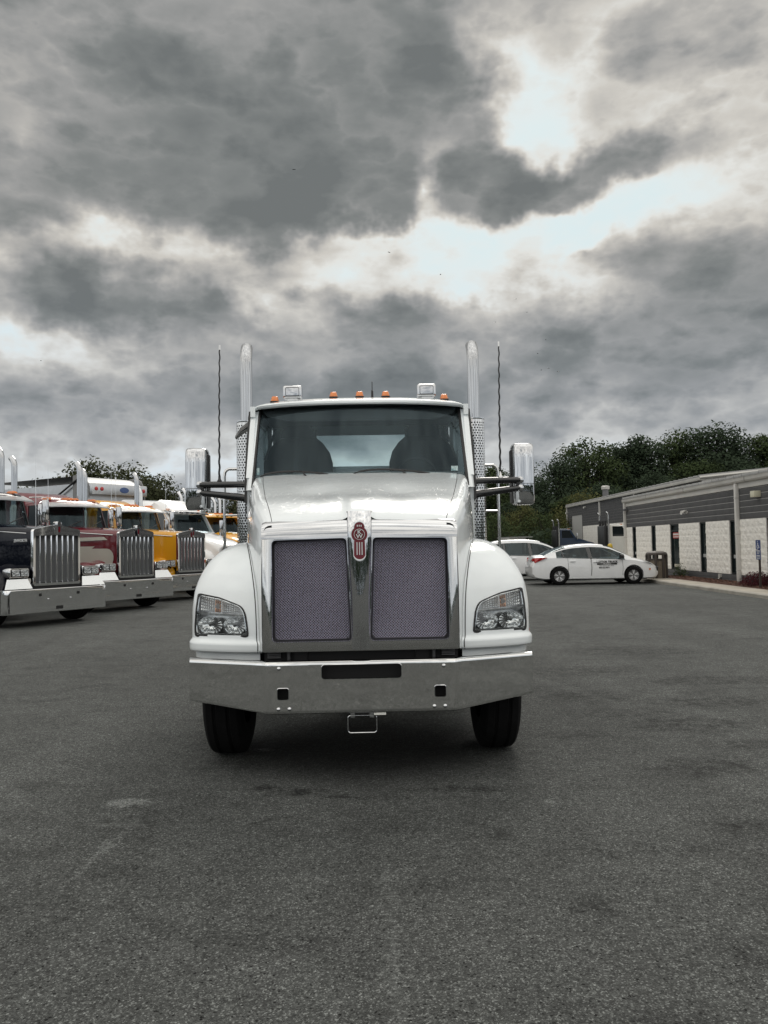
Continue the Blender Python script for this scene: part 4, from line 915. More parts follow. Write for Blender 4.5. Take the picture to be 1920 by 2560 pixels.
for s in (-1, 1):
    sx, sy = s*1.245, 3.30
    if shield_me is None:
        so = perforated(0.112, 1.45, 2.93, 0.031).build('heat_shield', chrome_soft, HERO, recalc=True, smooth=True, ang=60); shield_me = so.data
    else:
        so = bpy.data.objects.new('heat_shield', shield_me); COL.objects.link(so); so.parent = HERO
    so.location = (sx, sy, 0)
    MB().lathe([(0.092, 1.3), (0.092, 2.92), (0.06, 2.935)], (0, 0, 0), 'z', 24).build('muffler', pbr('dull_steel', (0.10, 0.10, 0.10), 0.35, 0.9), so)
    MB().lathe([(0.1125, 2.925), (0.114, 2.93), (0.114, 2.945), (0.1, 2.948), (0.07, 2.948)], (0, 0, 0), 'z', 28).build('shield_collar', chrome, so)
    pts = [(0, 0, 2.93), (0, 0, 3.2), (0, 0, 3.45), (0, 0, 3.585)] + [(0, 0.26*(1 - cos(radians(a))), 3.585 + 0.26*sin(radians(a))) for a in (8, 16, 24, 32, 40, 48)]
    MB().tube(pts, 0.066, 24, False).build('exhaust_pipe', stack_chrome, so, ang=70)
    e = pts[-1]
    gx = s*0.115
    MB().tube([(gx*0.9, 0.12, 2.44), (gx*1.9, 0.12, 2.44), (gx*2.15, 0.12, 2.425), (gx*2.28, 0.12, 2.40), (gx*2.34, 0.12, 2.35), (gx*2.36, 0.12, 1.9), (gx*2.36, 0.12, 1.3)], 0.0165, 10).build('hand_rail', chrome_soft, so)
    MB().tube([(gx*0.9, 0.10, 1.93), (gx*2.36, 0.12, 1.93)], 0.012, 8).build('rail_standoff', chrome_soft, so)
# ================================================================ long-nose trucks parked in a row on the left
TH = radians(58)
def side_poly(s, poly, x, t=0.004):
    """flat shape on a vertical side plane: poly of (y, z)"""
    m = MB(); return m.prism(poly, s*x, s*(x + t), lambda u, v, w: (w, u, v))
def longnose(label, col, loc, sleeper=3.22, group='long-nose trucks in the row', visor_m=None, split_ws=False, plates=True, lamps='oval', has_text=False, stripes=False, detail=True):
    T = thing('semi_truck', label, 'truck', (loc[0], loc[1], 0), TH + (loc[2] if len(loc) > 2 else 0), group)
    B = lambda m, n, mt, par=None, **k: m.build(n, mt, par or T, **k)
    # bumper: deep chrome bar, ends turned back
    rings = []
    for x, y in ((-1.225, 0.16), (-1.222, 0.07), (-1.205, 0.03), (-1.17, 0.006), (-1.1, 0.0), (-0.5, 0), (0, 0), (0.5, 0), (1.1, 0), (1.17, 0.006), (1.205, 0.03), (1.222, 0.07), (1.225, 0.16)):
        wob = 0.004*sin(x*5)
        rings.append([(x, y + d + wob*(abs(z - 0.5) < 0.2), z) for d, z in ((0.05, 0.292), (0.01, 0.290), (0.0, 0.30), (0.0, 0.42), (0.004, 0.55), (0.0, 0.68), (0.0, 0.77), (0.01, 0.782), (0.06, 0.784), (0.06, 0.77), (0.02, 0.76), (0.02, 0.31))])
    bmp = B(MB().loft(rings), 'bumper', chrome_bright)
    for x, z, w, h in ((0.0, 0.375, 0.085, 0.035), (-0.46, 0.66, 0.035, 0.03), (0.46, 0.66, 0.035, 0.03)):
        B(MB().prism(rrect(x - w, x + w, z - h, z + h, 0.012), -0.004, 0.01), 'bumper_hole', dark_void, bmp)
    for x in (-0.27, 0.27): B(MB().lathe([(0.018, 0), (0.016, -0.012), (0.002, -0.018)], (x, 0.0, 0.56), 'y', 10), 'bolt', chrome, bmp)
    B(MB().box(-0.62, 0.62, 0.10, 0.16, 0.70, 0.90).box(-0.42, 0.42, 0.15, 6.2, 0.55, 0.85).box(-0.9, 0.9, 0.80, 0.92, 0.42, 0.55), 'chassis', dark_void)
    # grille: shell with peaked top, seven bars, louvres behind
    hw = 0.575
    shell_o = [(-hw, 0.84), (hw, 0.84), (hw, 2.02), (0.10, 2.115), (-0.10, 2.115), (-hw, 2.02)]
    shell_i = [(-hw+0.055, 0.90), (hw-0.055, 0.90), (hw-0.055, 1.885), (0.10, 1.90), (-0.10, 1.90), (-hw+0.055, 1.885)]
    so_, si_ = soften(shell_o, 0.05, 4), soften(shell_i, 0.03, 4); n = len(so_)
    g = MB(); g.add([(p[0], 0.10, p[1]) for p in so_] + [(p[0]*0.985, 0.075, 0.84 + (p[1]-0.84)*0.992 + 0.004) for p in so_] + [(p[0], 0.072, p[1]) for p in si_] + [(p[0], 0.14, p[1]) for p in si_] + [(p[0], 0.15, p[1]) for p in so_],
        [(a*n+i, a*n+(i+1) % n, b*n+(i+1) % n, b*n+i) for a, b in ((0, 1), (1, 2), (2, 3), (0, 4)) for i in range(n)])
    gr = B(g, 'grille_shell', chrome_bright, ang=30)
    B(MB().prism([(p[0]*1.02, p[1]*1.005 - 0.005) for p in si_], 0.135, 0.15), 'radiator', pbr('radiator_grey', (0.055, 0.057, 0.06), 0.5, 0.3), gr)
    if detail:
        lv = MB()
        for k in range(48):
            z = 0.915 + k*0.0205; lv.add([(-0.515, 0.128, z), (0.515, 0.128, z), (0.515, 0.136, z + 0.012), (-0.515, 0.136, z + 0.012)], [(0, 1, 2, 3)])
        tag(B(lv, 'louvres', pbr('louvre_grey', (0.10, 0.105, 0.11), 0.4, 0.6), gr, smooth=False), kind='stuff')
    for k in range(7):
        x = -0.405 + k*0.135
        B(MB().loft([[(x + px*w, 0.105 + py*d, z) for px, py in ((-1, 1), (-0.5, -0.6), (0, -1), (0.5, -0.6), (1, 1))] for z, w, d in ((0.87, 0.010, 0.02), (0.93, 0.016, 0.028), (1.90, 0.018, 0.030), (1.945, 0.016, 0.02), (1.975, 0.003, 0.004))]), 'grille_bar', chrome_bright, gr)
    bd = B(MB().loft([[(px*w, 0.06 + py*0.05, z) for px, py in ((-1, 1), (-1, -0.3), (-0.5, -1), (0.5, -1), (1, -0.3), (1, 1))] for z, w in ((1.90, 0.045), (2.0, 0.062), (2.10, 0.075), (2.16, 0.082), (2.185, 0.06))]), 'badge', chrome, gr)
    B(MB().prism(rrect(-0.022, 0.022, 1.96, 2.08, 0.02), 0.006, 0.02), 'enamel', badge_red, bd)
    # hood
    def hoodsec(y):
        w = pl([(0.1, 0.555), (1.2, 0.64), (2.35, 0.80)], y); zt = pl([(0.1, 2.015), (1.2, 2.09), (2.35, 2.17)], y)
        return [(-w, 1.0), (-w, 1.6), (-w, zt - 0.10), (-w*0.985, zt - 0.045), (-w*0.93, zt - 0.01), (-w*0.6, zt + 0.03), (0, zt + 0.055), (w*0.6, zt + 0.03), (w*0.93, zt - 0.01), (w*0.985, zt - 0.045), (w, zt - 0.10), (w, 1.6), (w, 1.0)]
    hood_ = B(MB().loft([[(x, y, z) for x, z in hoodsec(y)] for y in (0.12, 0.3, 0.6, 0.9, 1.2, 1.5, 1.8, 2.1, 2.36)], False, False, False), 'hood', col, ang=40)
    for s in (-1, 1):
        B(MB().tube([(s*(hoodsec(y)[0][0]*-1 + 0.004), y, hoodsec(y)[2][1] + 0.01) for y in (0.3, 0.9, 1.5, 2.1, 2.34)], 0.012, 6), 'hood_trim', chrome, hood_)
        # fender: arched over the wheel, running down to the lamp pod
        def arch(u, v):
            a = lerp(-0.15, pi*0.98, v); cy = 0.88; r = 0.70
            y = cy - r*cos(a)*1.05; z = 0.58 + r*0.98*sin(a)
            y = max(y, 0.16)
            x = lerp(0.56, 1.20, u); z -= 0.10*max(0, u - 0.72)**1.5*6 + (0.05*(1-u) if v < 0.4 else 0)
            if u < 0.15: z += 0.04
            return (s*x, y, z)
        fd = B(MB().grid(arch, 12, 22), 'fender', col, ang=60)
        B(MB().grid(lambda u, v: (s*1.20, 0.88 - 0.70*cos(lerp(0.15, pi*0.98, v))*1.05, 0.58 + (0.686*sin(lerp(0.15, pi*0.98, v)) - 0.10*0.28**1.5*6) - 0.07*u), 2, 22), 'fender_lip', col, fd)
        # lamp pod
        px = s*0.86
        pod = B(MB().loft([[(px + a*0.215*k, y, 1.125 + b*0.098*k) for a, b in ((-1, -0.7), (-0.9, -1), (0.9, -1), (1, -0.7), (1, 0.7), (0.9, 1), (-0.9, 1), (-1, 0.7))] for y, k in ((0.10, 0.96), (0.115, 1.0), (0.20, 1.0), (0.42, 0.80))]), 'headlight', chrome)
        B(MB().prism(rrect(px - 0.195, px + 0.195, 1.045, 1.205, 0.03), 0.094, 0.112), 'lamp_bezel', black_gloss, pod)
        for k in (-1, 1):
            cx = px + k*0.097
            m = MB().prism(rrect(cx - 0.085, cx + 0.085, 1.062, 1.188, 0.018), 0.086, 0.10)
            lo = B(m, 'lamp', pbr('lamp_glass_bright', (0.55, 0.57, 0.58), 0.10, 0.85, bump=(24, 0.8, 0.02)), pod)
            B(MB().tube([(p[0], 0.084, p[1]) for p in rrect(cx - 0.085, cx + 0.085, 1.062, 1.188, 0.018) + rrect(cx - 0.085, cx + 0.085, 1.062, 1.188, 0.018)[:1]], 0.006, 5, False), 'lamp_ring', chrome, lo)
        if plates:
            B(MB().hexa([(s*0.60, 0.05, 0.80), (s*1.20, 0.05, 0.80), (s*1.10, 0.13, 1.00), (s*0.66, 0.13, 1.00)], [(s*0.60, 0.08, 0.80), (s*1.20, 0.08, 0.80), (s*1.10, 0.16, 1.00), (s*0.66, 0.16, 1.00)]), 'fender_plate', pbr('plate_bright', (0.80, 0.82, 0.83), 0.16, 0.75))
        make_tyre(T, min(s*0.86, s*1.16), max(s*0.86, s*1.16), 0.90, 0.515, 0.515, alu)
        for yy in (5.3, 6.6): make_tyre(T, min(s*0.62, s*1.18), max(s*0.62, s*1.18), yy, 0.515, 0.515, alu)
        B(MB().box(*sorted((s*0.62, s*0.66)), 0.3, 1.6, 0.5, 1.2).box(*sorted((s*0.62, s*1.16)), 1.55, 1.6, 0.45, 1.1), 'wheel_liner', dark_void)
        B(MB().lathe([(0.02, 0), (0.3, 0.01), (0.31, 0.03), (0.31, 1.5), (0.02, 1.53)], (s*0.88, 2.3, 0.72), 'y', 20), 'fuel_tank', chrome)
        # air cleaner
        ac = B(MB().lathe([(0.01, 1.42), (0.17, 1.43), (0.19, 1.46), (0.19, 2.06), (0.17, 2.10), (0.08, 2.16), (0.02, 2.17)], (s*1.02, 2.12, 0), 'z', 20), 'air_cleaner', chrome)
        # mirror on tube frame
        mr_ = B(MB().tube([(s*0.92, 2.42, 2.85), (s*1.20, 2.30, 2.86), (s*1.30, 2.26, 2.83), (s*1.31, 2.26, 2.20), (s*1.27, 2.27, 2.15), (s*0.93, 2.35, 2.14)], 0.014, 7), 'mirror', chrome_soft)
        B(MB().lathe([(0.02, 2.24), (0.075, 2.25), (0.085, 2.29), (0.085, 2.75), (0.075, 2.79), (0.02, 2.80)], (s*1.25, 2.27, 0), 'z', 16, 1.1, 0.7), 'mirror_shell', chrome, mr_)
        B(MB().tube([(s*0.93, 2.36, 2.80), (s*1.28, 2.27, 2.24)], 0.008, 5), 'mirror_brace', chrome_soft, mr_)
        # stack
        sx, sy = s*1.05, 3.75
        st = B(MB().lathe([(0.02, 1.2), (0.11, 1.21), (0.115, 2.75), (0.075, 2.85)], (sx, sy, 0), 'z', 16), 'exhaust_stack', chrome_soft)
        pts = [(sx, sy, 2.8), (sx, sy, 3.5), (sx, sy, 3.88)] + [(sx, sy + 0.30*(1 - cos(radians(a))), 3.88 + 0.30*sin(radians(a))) for a in (12, 24, 36, 48, 58)]
        B(MB().tube(pts, 0.080, 16, False), 'stack_pipe', stack_chrome, st, ang=70)
        B(MB().tube([(s*1.02, 2.3, 2.17), (s*1.02, 2.32, 3.9)], [0.008, 0.003], 5), 'whip_antenna', chrome_soft)
    # cab
    cw = 0.93
    cb = B(MB().loft([[(-cw, y, 1.05), (-cw, y, 2.18), (cw, y, 2.18), (cw, y, 1.05)] for y in (2.36, 3.55)]), 'cab', col)
    zt, zb, yt, yb = 2.80, 2.17, 2.62, 2.38
    for s in (-1, 1):
        B(MB().hexa([(s*cw, yb + 0.03, zb), (s*cw, yb + 0.12, zb), (s*0.90, yt + 0.10, zt), (s*0.90, yt, zt)], [(s*(cw-0.05), yb - 0.0, zb), (s*(cw-0.05), yb + 0.12, zb), (s*0.85, yt + 0.10, zt), (s*0.85, yt - 0.02, zt)]), 'pillar', col, cb)
        B(MB().hexa([(s*cw, 3.35, zb), (s*cw, 3.55, zb), (s*0.90, 3.55, zt), (s*0.90, 3.35, zt)], [(s*(cw-0.05), 3.35, zb), (s*(cw-0.05), 3.55, zb), (s*0.85, 3.55, zt), (s*0.85, 3.35, zt)]), 'pillar', col, cb)
        B(MB().add([(s*0.915, yb + 0.12, zb), (s*0.915, 3.36, zb), (s*0.885, 3.36, zt), (s*0.885, yt + 0.09, zt)], [(0, 1, 2, 3)]), 'side_window', tint_glass, cb)
        B(MB().box(*sorted((s*0.93, s*0.94)), 2.50, 3.40, 1.25, 2.16), 'door', col, cb, bevel=0.004)
    def wsp(u, v):
        a = lerp(-1, 1, u); return (a*lerp(0.88, 0.85, v), lerp(yb, yt, v) - 0.10*(1 - a*a), lerp(zb, zt, v))
    wg = B(MB().grid(wsp, 12, 4), 'windshield', windshield_m)
    if split_ws: B(MB().tube([wsp(0.5, 0), wsp(0.5, 1)], 0.025, 6), 'centre_post', black_plastic, wg)
    e = [wsp(u/12, 0) for u in range(13)] + [wsp(1, v/4) for v in range(1, 5)] + [wsp(u/12, 1) for u in range(11, -1, -1)] + [wsp(0, v/4) for v in range(3, 0, -1)]
    B(MB().tube(e + e[:1], 0.018, 5, False), 'glass_seal', black_plastic, wg)
    for x0 in (-0.5, 0.32):
        p, q = wsp((x0 + 1)/2, 0.05), wsp((x0 + 1.55)/2, 0.34)
        B(MB().tube([(p[0], p[1] - 0.03, p[2]), (q[0], q[1] - 0.03, q[2])], 0.012, 5), 'wiper', black_plastic, wg)
    B(MB().box(-0.86, 0.86, 2.45, 2.75, 2.05, 2.19).box(-0.86, 0.86, 3.45, 3.5, 1.3, 2.8), 'cab_interior', dark_cloth, cb)
    for s in (-1, 1): B(MB().box(s*0.45 - 0.24, s*0.45 + 0.24, 3.1, 3.25, 1.8, 2.62), 'seat', dark_cloth, cb, bevel=0.06)
    rf = B(MB().loft([[(-0.92, y, z0), (-0.91, y, z0 + 0.05), (-0.80, y, z1 - 0.015), (-0.4, y, z1 + 0.012), (0.4, y, z1 + 0.012), (0.80, y, z1 - 0.015), (0.91, y, z0 + 0.05), (0.92, y, z0)] for y, z0, z1 in ((2.55, 2.80, 2.86), (2.62, 2.80, 2.93), (2.9, 2.80, 2.97), (3.55, 2.80, 2.99))]), 'roof', col, cb, ang=40)
    # visor: bright sloping sheet
    vis = B(MB().loft([[(x*0.93, 2.66 + 0.0 - 0.02*(1-x*x), 2.895), (x*0.96, 2.30 - 0.13*(1 - x*x), 2.775 - 0.02*abs(x)**3), (x*0.96, 2.30 - 0.13*(1 - x*x), 2.745 - 0.02*abs(x)**3), (x*0.93, 2.66 - 0.02*(1-x*x), 2.87)] for x in [lerp(-1, 1, k/12) for k in range(13)]]), 'visor', visor_m or chrome_soft, ang=30)
    for x in (-0.72, -0.14, 0.0, 0.14, 0.72):
        z = 2.955 if abs(x) < 0.5 else 2.945
        B(MB().loft([[(x + px*w, 2.78 + py*d, z + h) for px, py in ((-1, 1), (-1, -0.5), (-0.5, -1), (0.5, -1), (1, -0.5), (1, 1))] for w, d, h in ((0.060, 0.16, 0.0), (0.056, 0.14, 0.04), (0.040, 0.09, 0.062))]), 'marker_light', amber, rf)
    if sleeper:
        B(MB().loft([[(-1.0, y, 0.95), (-1.02, y, zs - 0.30), (-0.95, y, zs - 0.10), (-0.7, y, zs), (0.7, y, zs), (0.95, y, zs - 0.10), (1.02, y, zs - 0.30), (1.0, y, 0.95)] for y, zs in ((3.552, 2.98), (3.75, sleeper - 0.10), (4.0, sleeper - 0.02), (4.3, sleeper), (5.1, sleeper), (5.14, sleeper - 0.05))]), 'sleeper', col, ang=40)
    if has_text:
        text_mesh('KENWORTH', 0.088, MATS['pewter'], 'lettering', hood_, side_mat((-0.596, 0.50, 1.79), -1), 0.003, 0.002, 1.0)
    if stripes:
        xx = 0.66
        def onside(poly):
            m = MB(); n = len(poly); f = lambda y: pl([(0.1, 0.555), (1.2, 0.64), (2.35, 0.80)], y) + 0.003
            m.add([(-f(y), y, z) for y, z in poly] + [(-f(y) - 0.003, y, z) for y, z in poly], [tuple(range(n)), tuple(range(2*n-1, n-1, -1))] + [(i, (i+1) % n, (i+1) % n + n, i+n) for i in range(n)]); return m
        B(onside([(2.34, 1.88), (0.62, 1.90), (0.50, 1.82), (2.34, 1.78)]), 'stripe', cream_paint, hood_)
        low = [(2.34, 1.66), (0.95, 1.66), (1.05, 1.60)] + [(0.52 - 0.24*sin(radians(a)), 1.36 + 0.235*cos(radians(a))) for a in range(0, 181, 20)] + [(0.8, 1.15), (1.1, 1.24), (1.45, 1.25), (1.9, 1.10), (2.34, 1.05)]
        B(onside(low), 'stripe', cream_paint, hood_)
    return T
longnose('black long-nose truck with chrome grille at the left edge', navy_paint, (-6.9, 17.0), sleeper=None, has_text=True, visor_m=alu)
longnose('maroon long-nose truck with cream stripes along its hood', maroon_paint, (-6.37, 20.75), stripes=True, visor_m=alu)
longnose('yellow long-nose truck with chrome grille beside the maroon one', yellow_paint, (-5.84, 24.5), split_ws=True, plates=False, visor_m=pbr('visor_grey', (0.6, 0.61, 0.62), 0.35, 0.9))
# ================================================================ slope-nose trucks further along the row and by the building
def slopenose(label, col, loc, rz, fairing=None, group=None, stack=True, visor=None, roof_col=None, black_back=False):
    T = thing('semi_truck', label, 'truck', (loc[0], loc[1], 0), rz, group)
    B = lambda m, n, mt, par=None, **k: m.build(n, mt, par or T, **k)
    hd = B(MB().loft([[(-w, y, 0.9), (-w, y, zt - 0.22), (-w*0.94, y, zt - 0.07), (-w*0.7, y, zt), (0, y, zt + 0.03), (w*0.7, y, zt), (w*0.94, y, zt - 0.07), (w, y, zt - 0.22), (w, y, 0.9)] for y, w, zt in ((0.10, 0.66, 1.62), (0.2, 0.72, 1.70), (0.6, 0.80, 1.83), (1.2, 0.9, 2.0), (1.9, 0.98, 2.18))], False, True, False), 'hood', col, ang=40)
    gp = soften([(-0.55, 0.85), (0.55, 0.85), (0.55, 1.58), (-0.55, 1.58)], 0.06, 3)
    gr = B(MB().prism(gp, 0.05, 0.12), 'grille', chrome_soft)
    B(MB().prism([(p[0]*0.9, 1.215 + (p[1]-1.215)*0.9) for p in gp], 0.044, 0.06), 'grille_mesh', radiator_mat, gr)
    B(MB().loft([[(x, y + d, z) for d, z in ((0.0, 0.42), (0.0, 0.78), (0.1, 0.80), (0.1, 0.42))] for x, y in ((-1.2, 0.3), (-1.0, 0.08), (-0.6, 0.0), (0.6, 0.0), (1.0, 0.08), (1.2, 0.3))]), 'bumper', chrome_soft)
    for s in (-1, 1):
        B(MB().loft([[(s*0.62, y, z - 0.45), (s*0.62, y, z), (s*w, y, z), (s*(w + 0.10), y, z - 0.10), (s*(w + 0.12), y, z - 0.5)] for y, z, w in ((0.22, 1.25, 0.95), (0.35, 1.42, 1.02), (0.6, 1.52, 1.05), (1.0, 1.55, 1.06), (1.45, 1.45, 1.06))], False), 'fender', col, ang=50)
        B(MB().prism(rrect(s*0.90 - 0.16, s*0.90 + 0.16, 0.98, 1.18, 0.05), 0.20, 0.26), 'headlight', pbr('lamp_glass_bright', (0.5, 0.5, 0.5), 0.1, 0.8))
        make_tyre(T, min(s*0.86, s*1.18), max(s*0.86, s*1.18), 0.95, 0.515, 0.515, alu)
        for yy in (5.0, 6.3): make_tyre(T, min(s*0.62, s*1.18), max(s*0.62, s*1.18), yy, 0.515, 0.515, alu)
        B(MB().hexa([(s*1.02, 1.95, 2.15), (s*1.02, 2.10, 2.15), (s*0.97, 2.50, 2.85), (s*0.97, 2.38, 2.85)], [(s*0.96, 1.90, 2.15), (s*0.96, 2.10, 2.15), (s*0.91, 2.50, 2.85), (s*0.91, 2.34, 2.85)]), 'pillar', col)
        B(MB().add([(s*1.0, 2.1, 2.15), (s*1.0, 3.2, 2.15), (s*0.95, 3.2, 2.84), (s*0.95, 2.48, 2.84)], [(0, 1, 2, 3)]), 'side_window', dark_glass)
        mi = B(MB().lathe([(0.02, 2.0), (0.09, 2.01), (0.10, 2.06), (0.10, 2.55), (0.09, 2.6), (0.02, 2.61)], (s*1.38, 1.9, 0), 'z', 14, 1.0, 0.6), 'mirror', chrome)
        B(MB().tube([(s*1.0, 2.0, 2.2), (s*1.38, 1.9, 2.2)], 0.02, 6), 'mirror_arm', black_plastic, mi)
        if stack:
            st = B(MB().tube([(s*1.12, 3.5, 1.0), (s*1.12, 3.5, 3.6), (s*1.12, 3.56, 3.75), (s*1.12, 3.68, 3.86)], 0.075, 12, False), 'exhaust_stack', chrome, ang=70)
    B(MB().box(-1.0, 1.0, 1.9, 3.4, 0.9, 2.15).box(-1.0, 1.0, 3.2, 3.4, 2.15, 2.86), 'cab', col)
    B(MB().grid(lambda u, v: (lerp(-0.95, 0.95, u)*lerp(1, 0.95, v), lerp(1.82, 2.40, v) + 0.12*(2*u-1)**2, lerp(2.14, 2.86, v)), 10, 3), 'windshield', windshield_m)
    B(MB().box(-0.9, 0.9, 2.1, 2.4, 2.05, 2.16).box(-0.7, -0.25, 2.9, 3.05, 1.8, 2.65).box(0.25, 0.7, 2.9, 3.05, 1.8, 2.65), 'cab_interior', dark_cloth)
    rf = B(MB().loft([[(-1.0, y, 2.85), (-0.97, y, z - 0.05), (-0.7, y, z), (0.7, y, z), (0.97, y, z - 0.05), (1.0, y, 2.85)] for y, z in ((2.30, 2.90), (2.42, 2.96), (2.8, 3.02), (3.4, 3.02))]), 'roof', roof_col or col, ang=40)
    for x in (-0.75, -0.16, 0, 0.16, 0.75): B(MB().box(x - 0.05, x + 0.05, 2.45, 2.58, 2.95, 3.01), 'marker_light', amber, rf, bevel=0.012)
    if visor:
        vi = B(MB().loft([[(x*0.98, 2.46, 2.96), (x*0.99, 2.06 + 0.12*x*x, 2.83), (x*0.99, 2.06 + 0.12*x*x, 2.80), (x*0.98, 2.46, 2.93)] for x in [lerp(-1, 1, k/10) for k in range(11)]]), 'visor', visor, ang=30)
        for x in (-0.4, -0.13, 0.14, 0.41): B(MB().box(x - 0.05, x + 0.05, 2.12, 2.22, 2.865, 2.885), 'visor_slot', dark_void, vi)
    B(MB().box(-0.42, 0.42, 0.2, 7.0, 0.55, 0.85), 'chassis', dark_void)
    if fairing:
        B(MB().loft([[(-1.04*k, y, 0.95), (-1.05*k, y, z - 0.5), (-0.98*k, y, z - 0.18), (-0.65*k, y, z), (0.65*k, y, z), (0.98*k, y, z - 0.18), (1.05*k, y, z - 0.5), (1.04*k, y, 0.95)] for y, z, k in ((3.405, 3.05, 1), (3.405, 3.1, 1), (3.9, fairing - 0.12, 1), (4.4, fairing - 0.03, 1), (5.0, fairing, 1))]), 'sleeper', col, ang=40)
        B(MB().loft([[(-0.9, y, z0), (-0.85, y, z - 0.1), (-0.55, y, z), (0.55, y, z), (0.85, y, z - 0.1), (0.9, y, z0)] for y, z0, z in ((2.42, 2.93, 2.99), (2.7, 2.95, 3.17), (3.1, 2.98, 3.36), (3.41, 3.0, fairing - 0.28), (3.9, 3.0, fairing - 0.1))]), 'roof_fairing', col, ang=40)
    if black_back:
        B(MB().box(-0.9, 0.9, 3.45, 3.75, 0.9, 2.9), 'back_rack', black_plastic, bevel=0.03)
        for x in (-0.7, 0.0, 0.7): B(MB().tube([(x, 3.6, 2.9), (x, 3.6, 3.25)], 0.09, 10), 'rack_post', black_plastic)
    return T
slopenose('white sleeper truck with curved roof fairing behind the yellow long-nose', white_car, (-5.31, 28.25), TH, 3.45, 'slope-nose trucks in the row', visor=chrome_soft)
slopenose('yellow day cab truck with yellow visor, partly hidden by the stack', yellow_paint, (-4.78, 32.0), TH, None, 'slope-nose trucks in the row', visor=yellow_paint)
slopenose('white truck at the far end of the row behind the front truck', white_car, (-4.25, 36.0), TH, None, 'slope-nose trucks in the row', visor=white_car)
# ================================================================ aluminium tipper body
TP = thing('tipper_trailer', 'aluminium tipper body with red lights and a blue oval badge, behind the trucks', 'trailer', (-10.55, 31.7, 0), TH)
TP.scale = (1.05, 1.05, 1.05)
Bt = lambda m, n, mt, par=None, **k: m.build(n, mt, par or TP, **k)
bx = Bt(MB().loft([[(-1.22, y, 1.3), (-1.25, y, 3.3), (-1.25, y, 3.95), (1.25, y, 3.95), (1.25, y, 3.3), (1.22, y, 1.3)] for y in (0.3, 6.5)]), 'box', alu)
Bt(MB().box(-1.28, 1.28, -0.15, 0.32, 3.52, 3.93), 'header', alu, bevel=0.03)
Bt(MB().grid(lambda u, v: (lerp(-1.22, 1.22, u), 0.1 + 0.35*(1 - cos(pi*v))*0.5 + v*5.9, 3.94 + 0.30*sin(min(1, v*6)*pi/2)), 6, 20), 'tarp', pbr('tarp_white', (0.62, 0.63, 0.64), 0.45, 0.3), bx)
for s in (-1, 1):
    Bt(MB().prism([(0.0, 3.4), (0.0, 3.8), (0.2, 4.15), (0.55, 4.28), (0.9, 4.25), (0.9, 3.4)], s*1.27, s*1.31, lambda u, v, w: (w, u, v)), 'end_plate', pbr('dull_alu', (0.25, 0.25, 0.25), 0.5, 0.8), bx)
    Bt(MB().tube([(s*1.33, 0.35, 4.22), (s*1.36, 1.6, 3.6), (s*1.36, 3.4, 2.9)], 0.035, 6), 'tarp_arm', dark_void)
    for x in (0.85, 1.1): Bt(MB().lathe([(0.075, 0.0), (0.075, -0.015), (0.055, -0.03), (0.001, -0.034)], (s*x, -0.15, 3.73), 'y', 14), 'marker_light', red_lens)
    for yy in (4.6, 5.8): make_tyre(TP, min(s*0.62, s*1.18), max(s*0.62, s*1.18), yy, 0.515, 0.515, alu)
Bt(MB().lathe([(0.001, -0.02), (0.2, -0.016), (0.22, 0.0)], (0.18, -0.15, 3.72), 'y', 24, 1.0, 0.5), 'oval_badge', pbr('badge_blue', (0.05, 0.09, 0.22), 0.3))
Bt(MB().box(-0.4, 0.4, 0.3, 6.4, 0.7, 1.3).box(-0.9, 0.9, 1.0, 1.3, 0.02, 0.7), 'trailer_frame', dark_void)
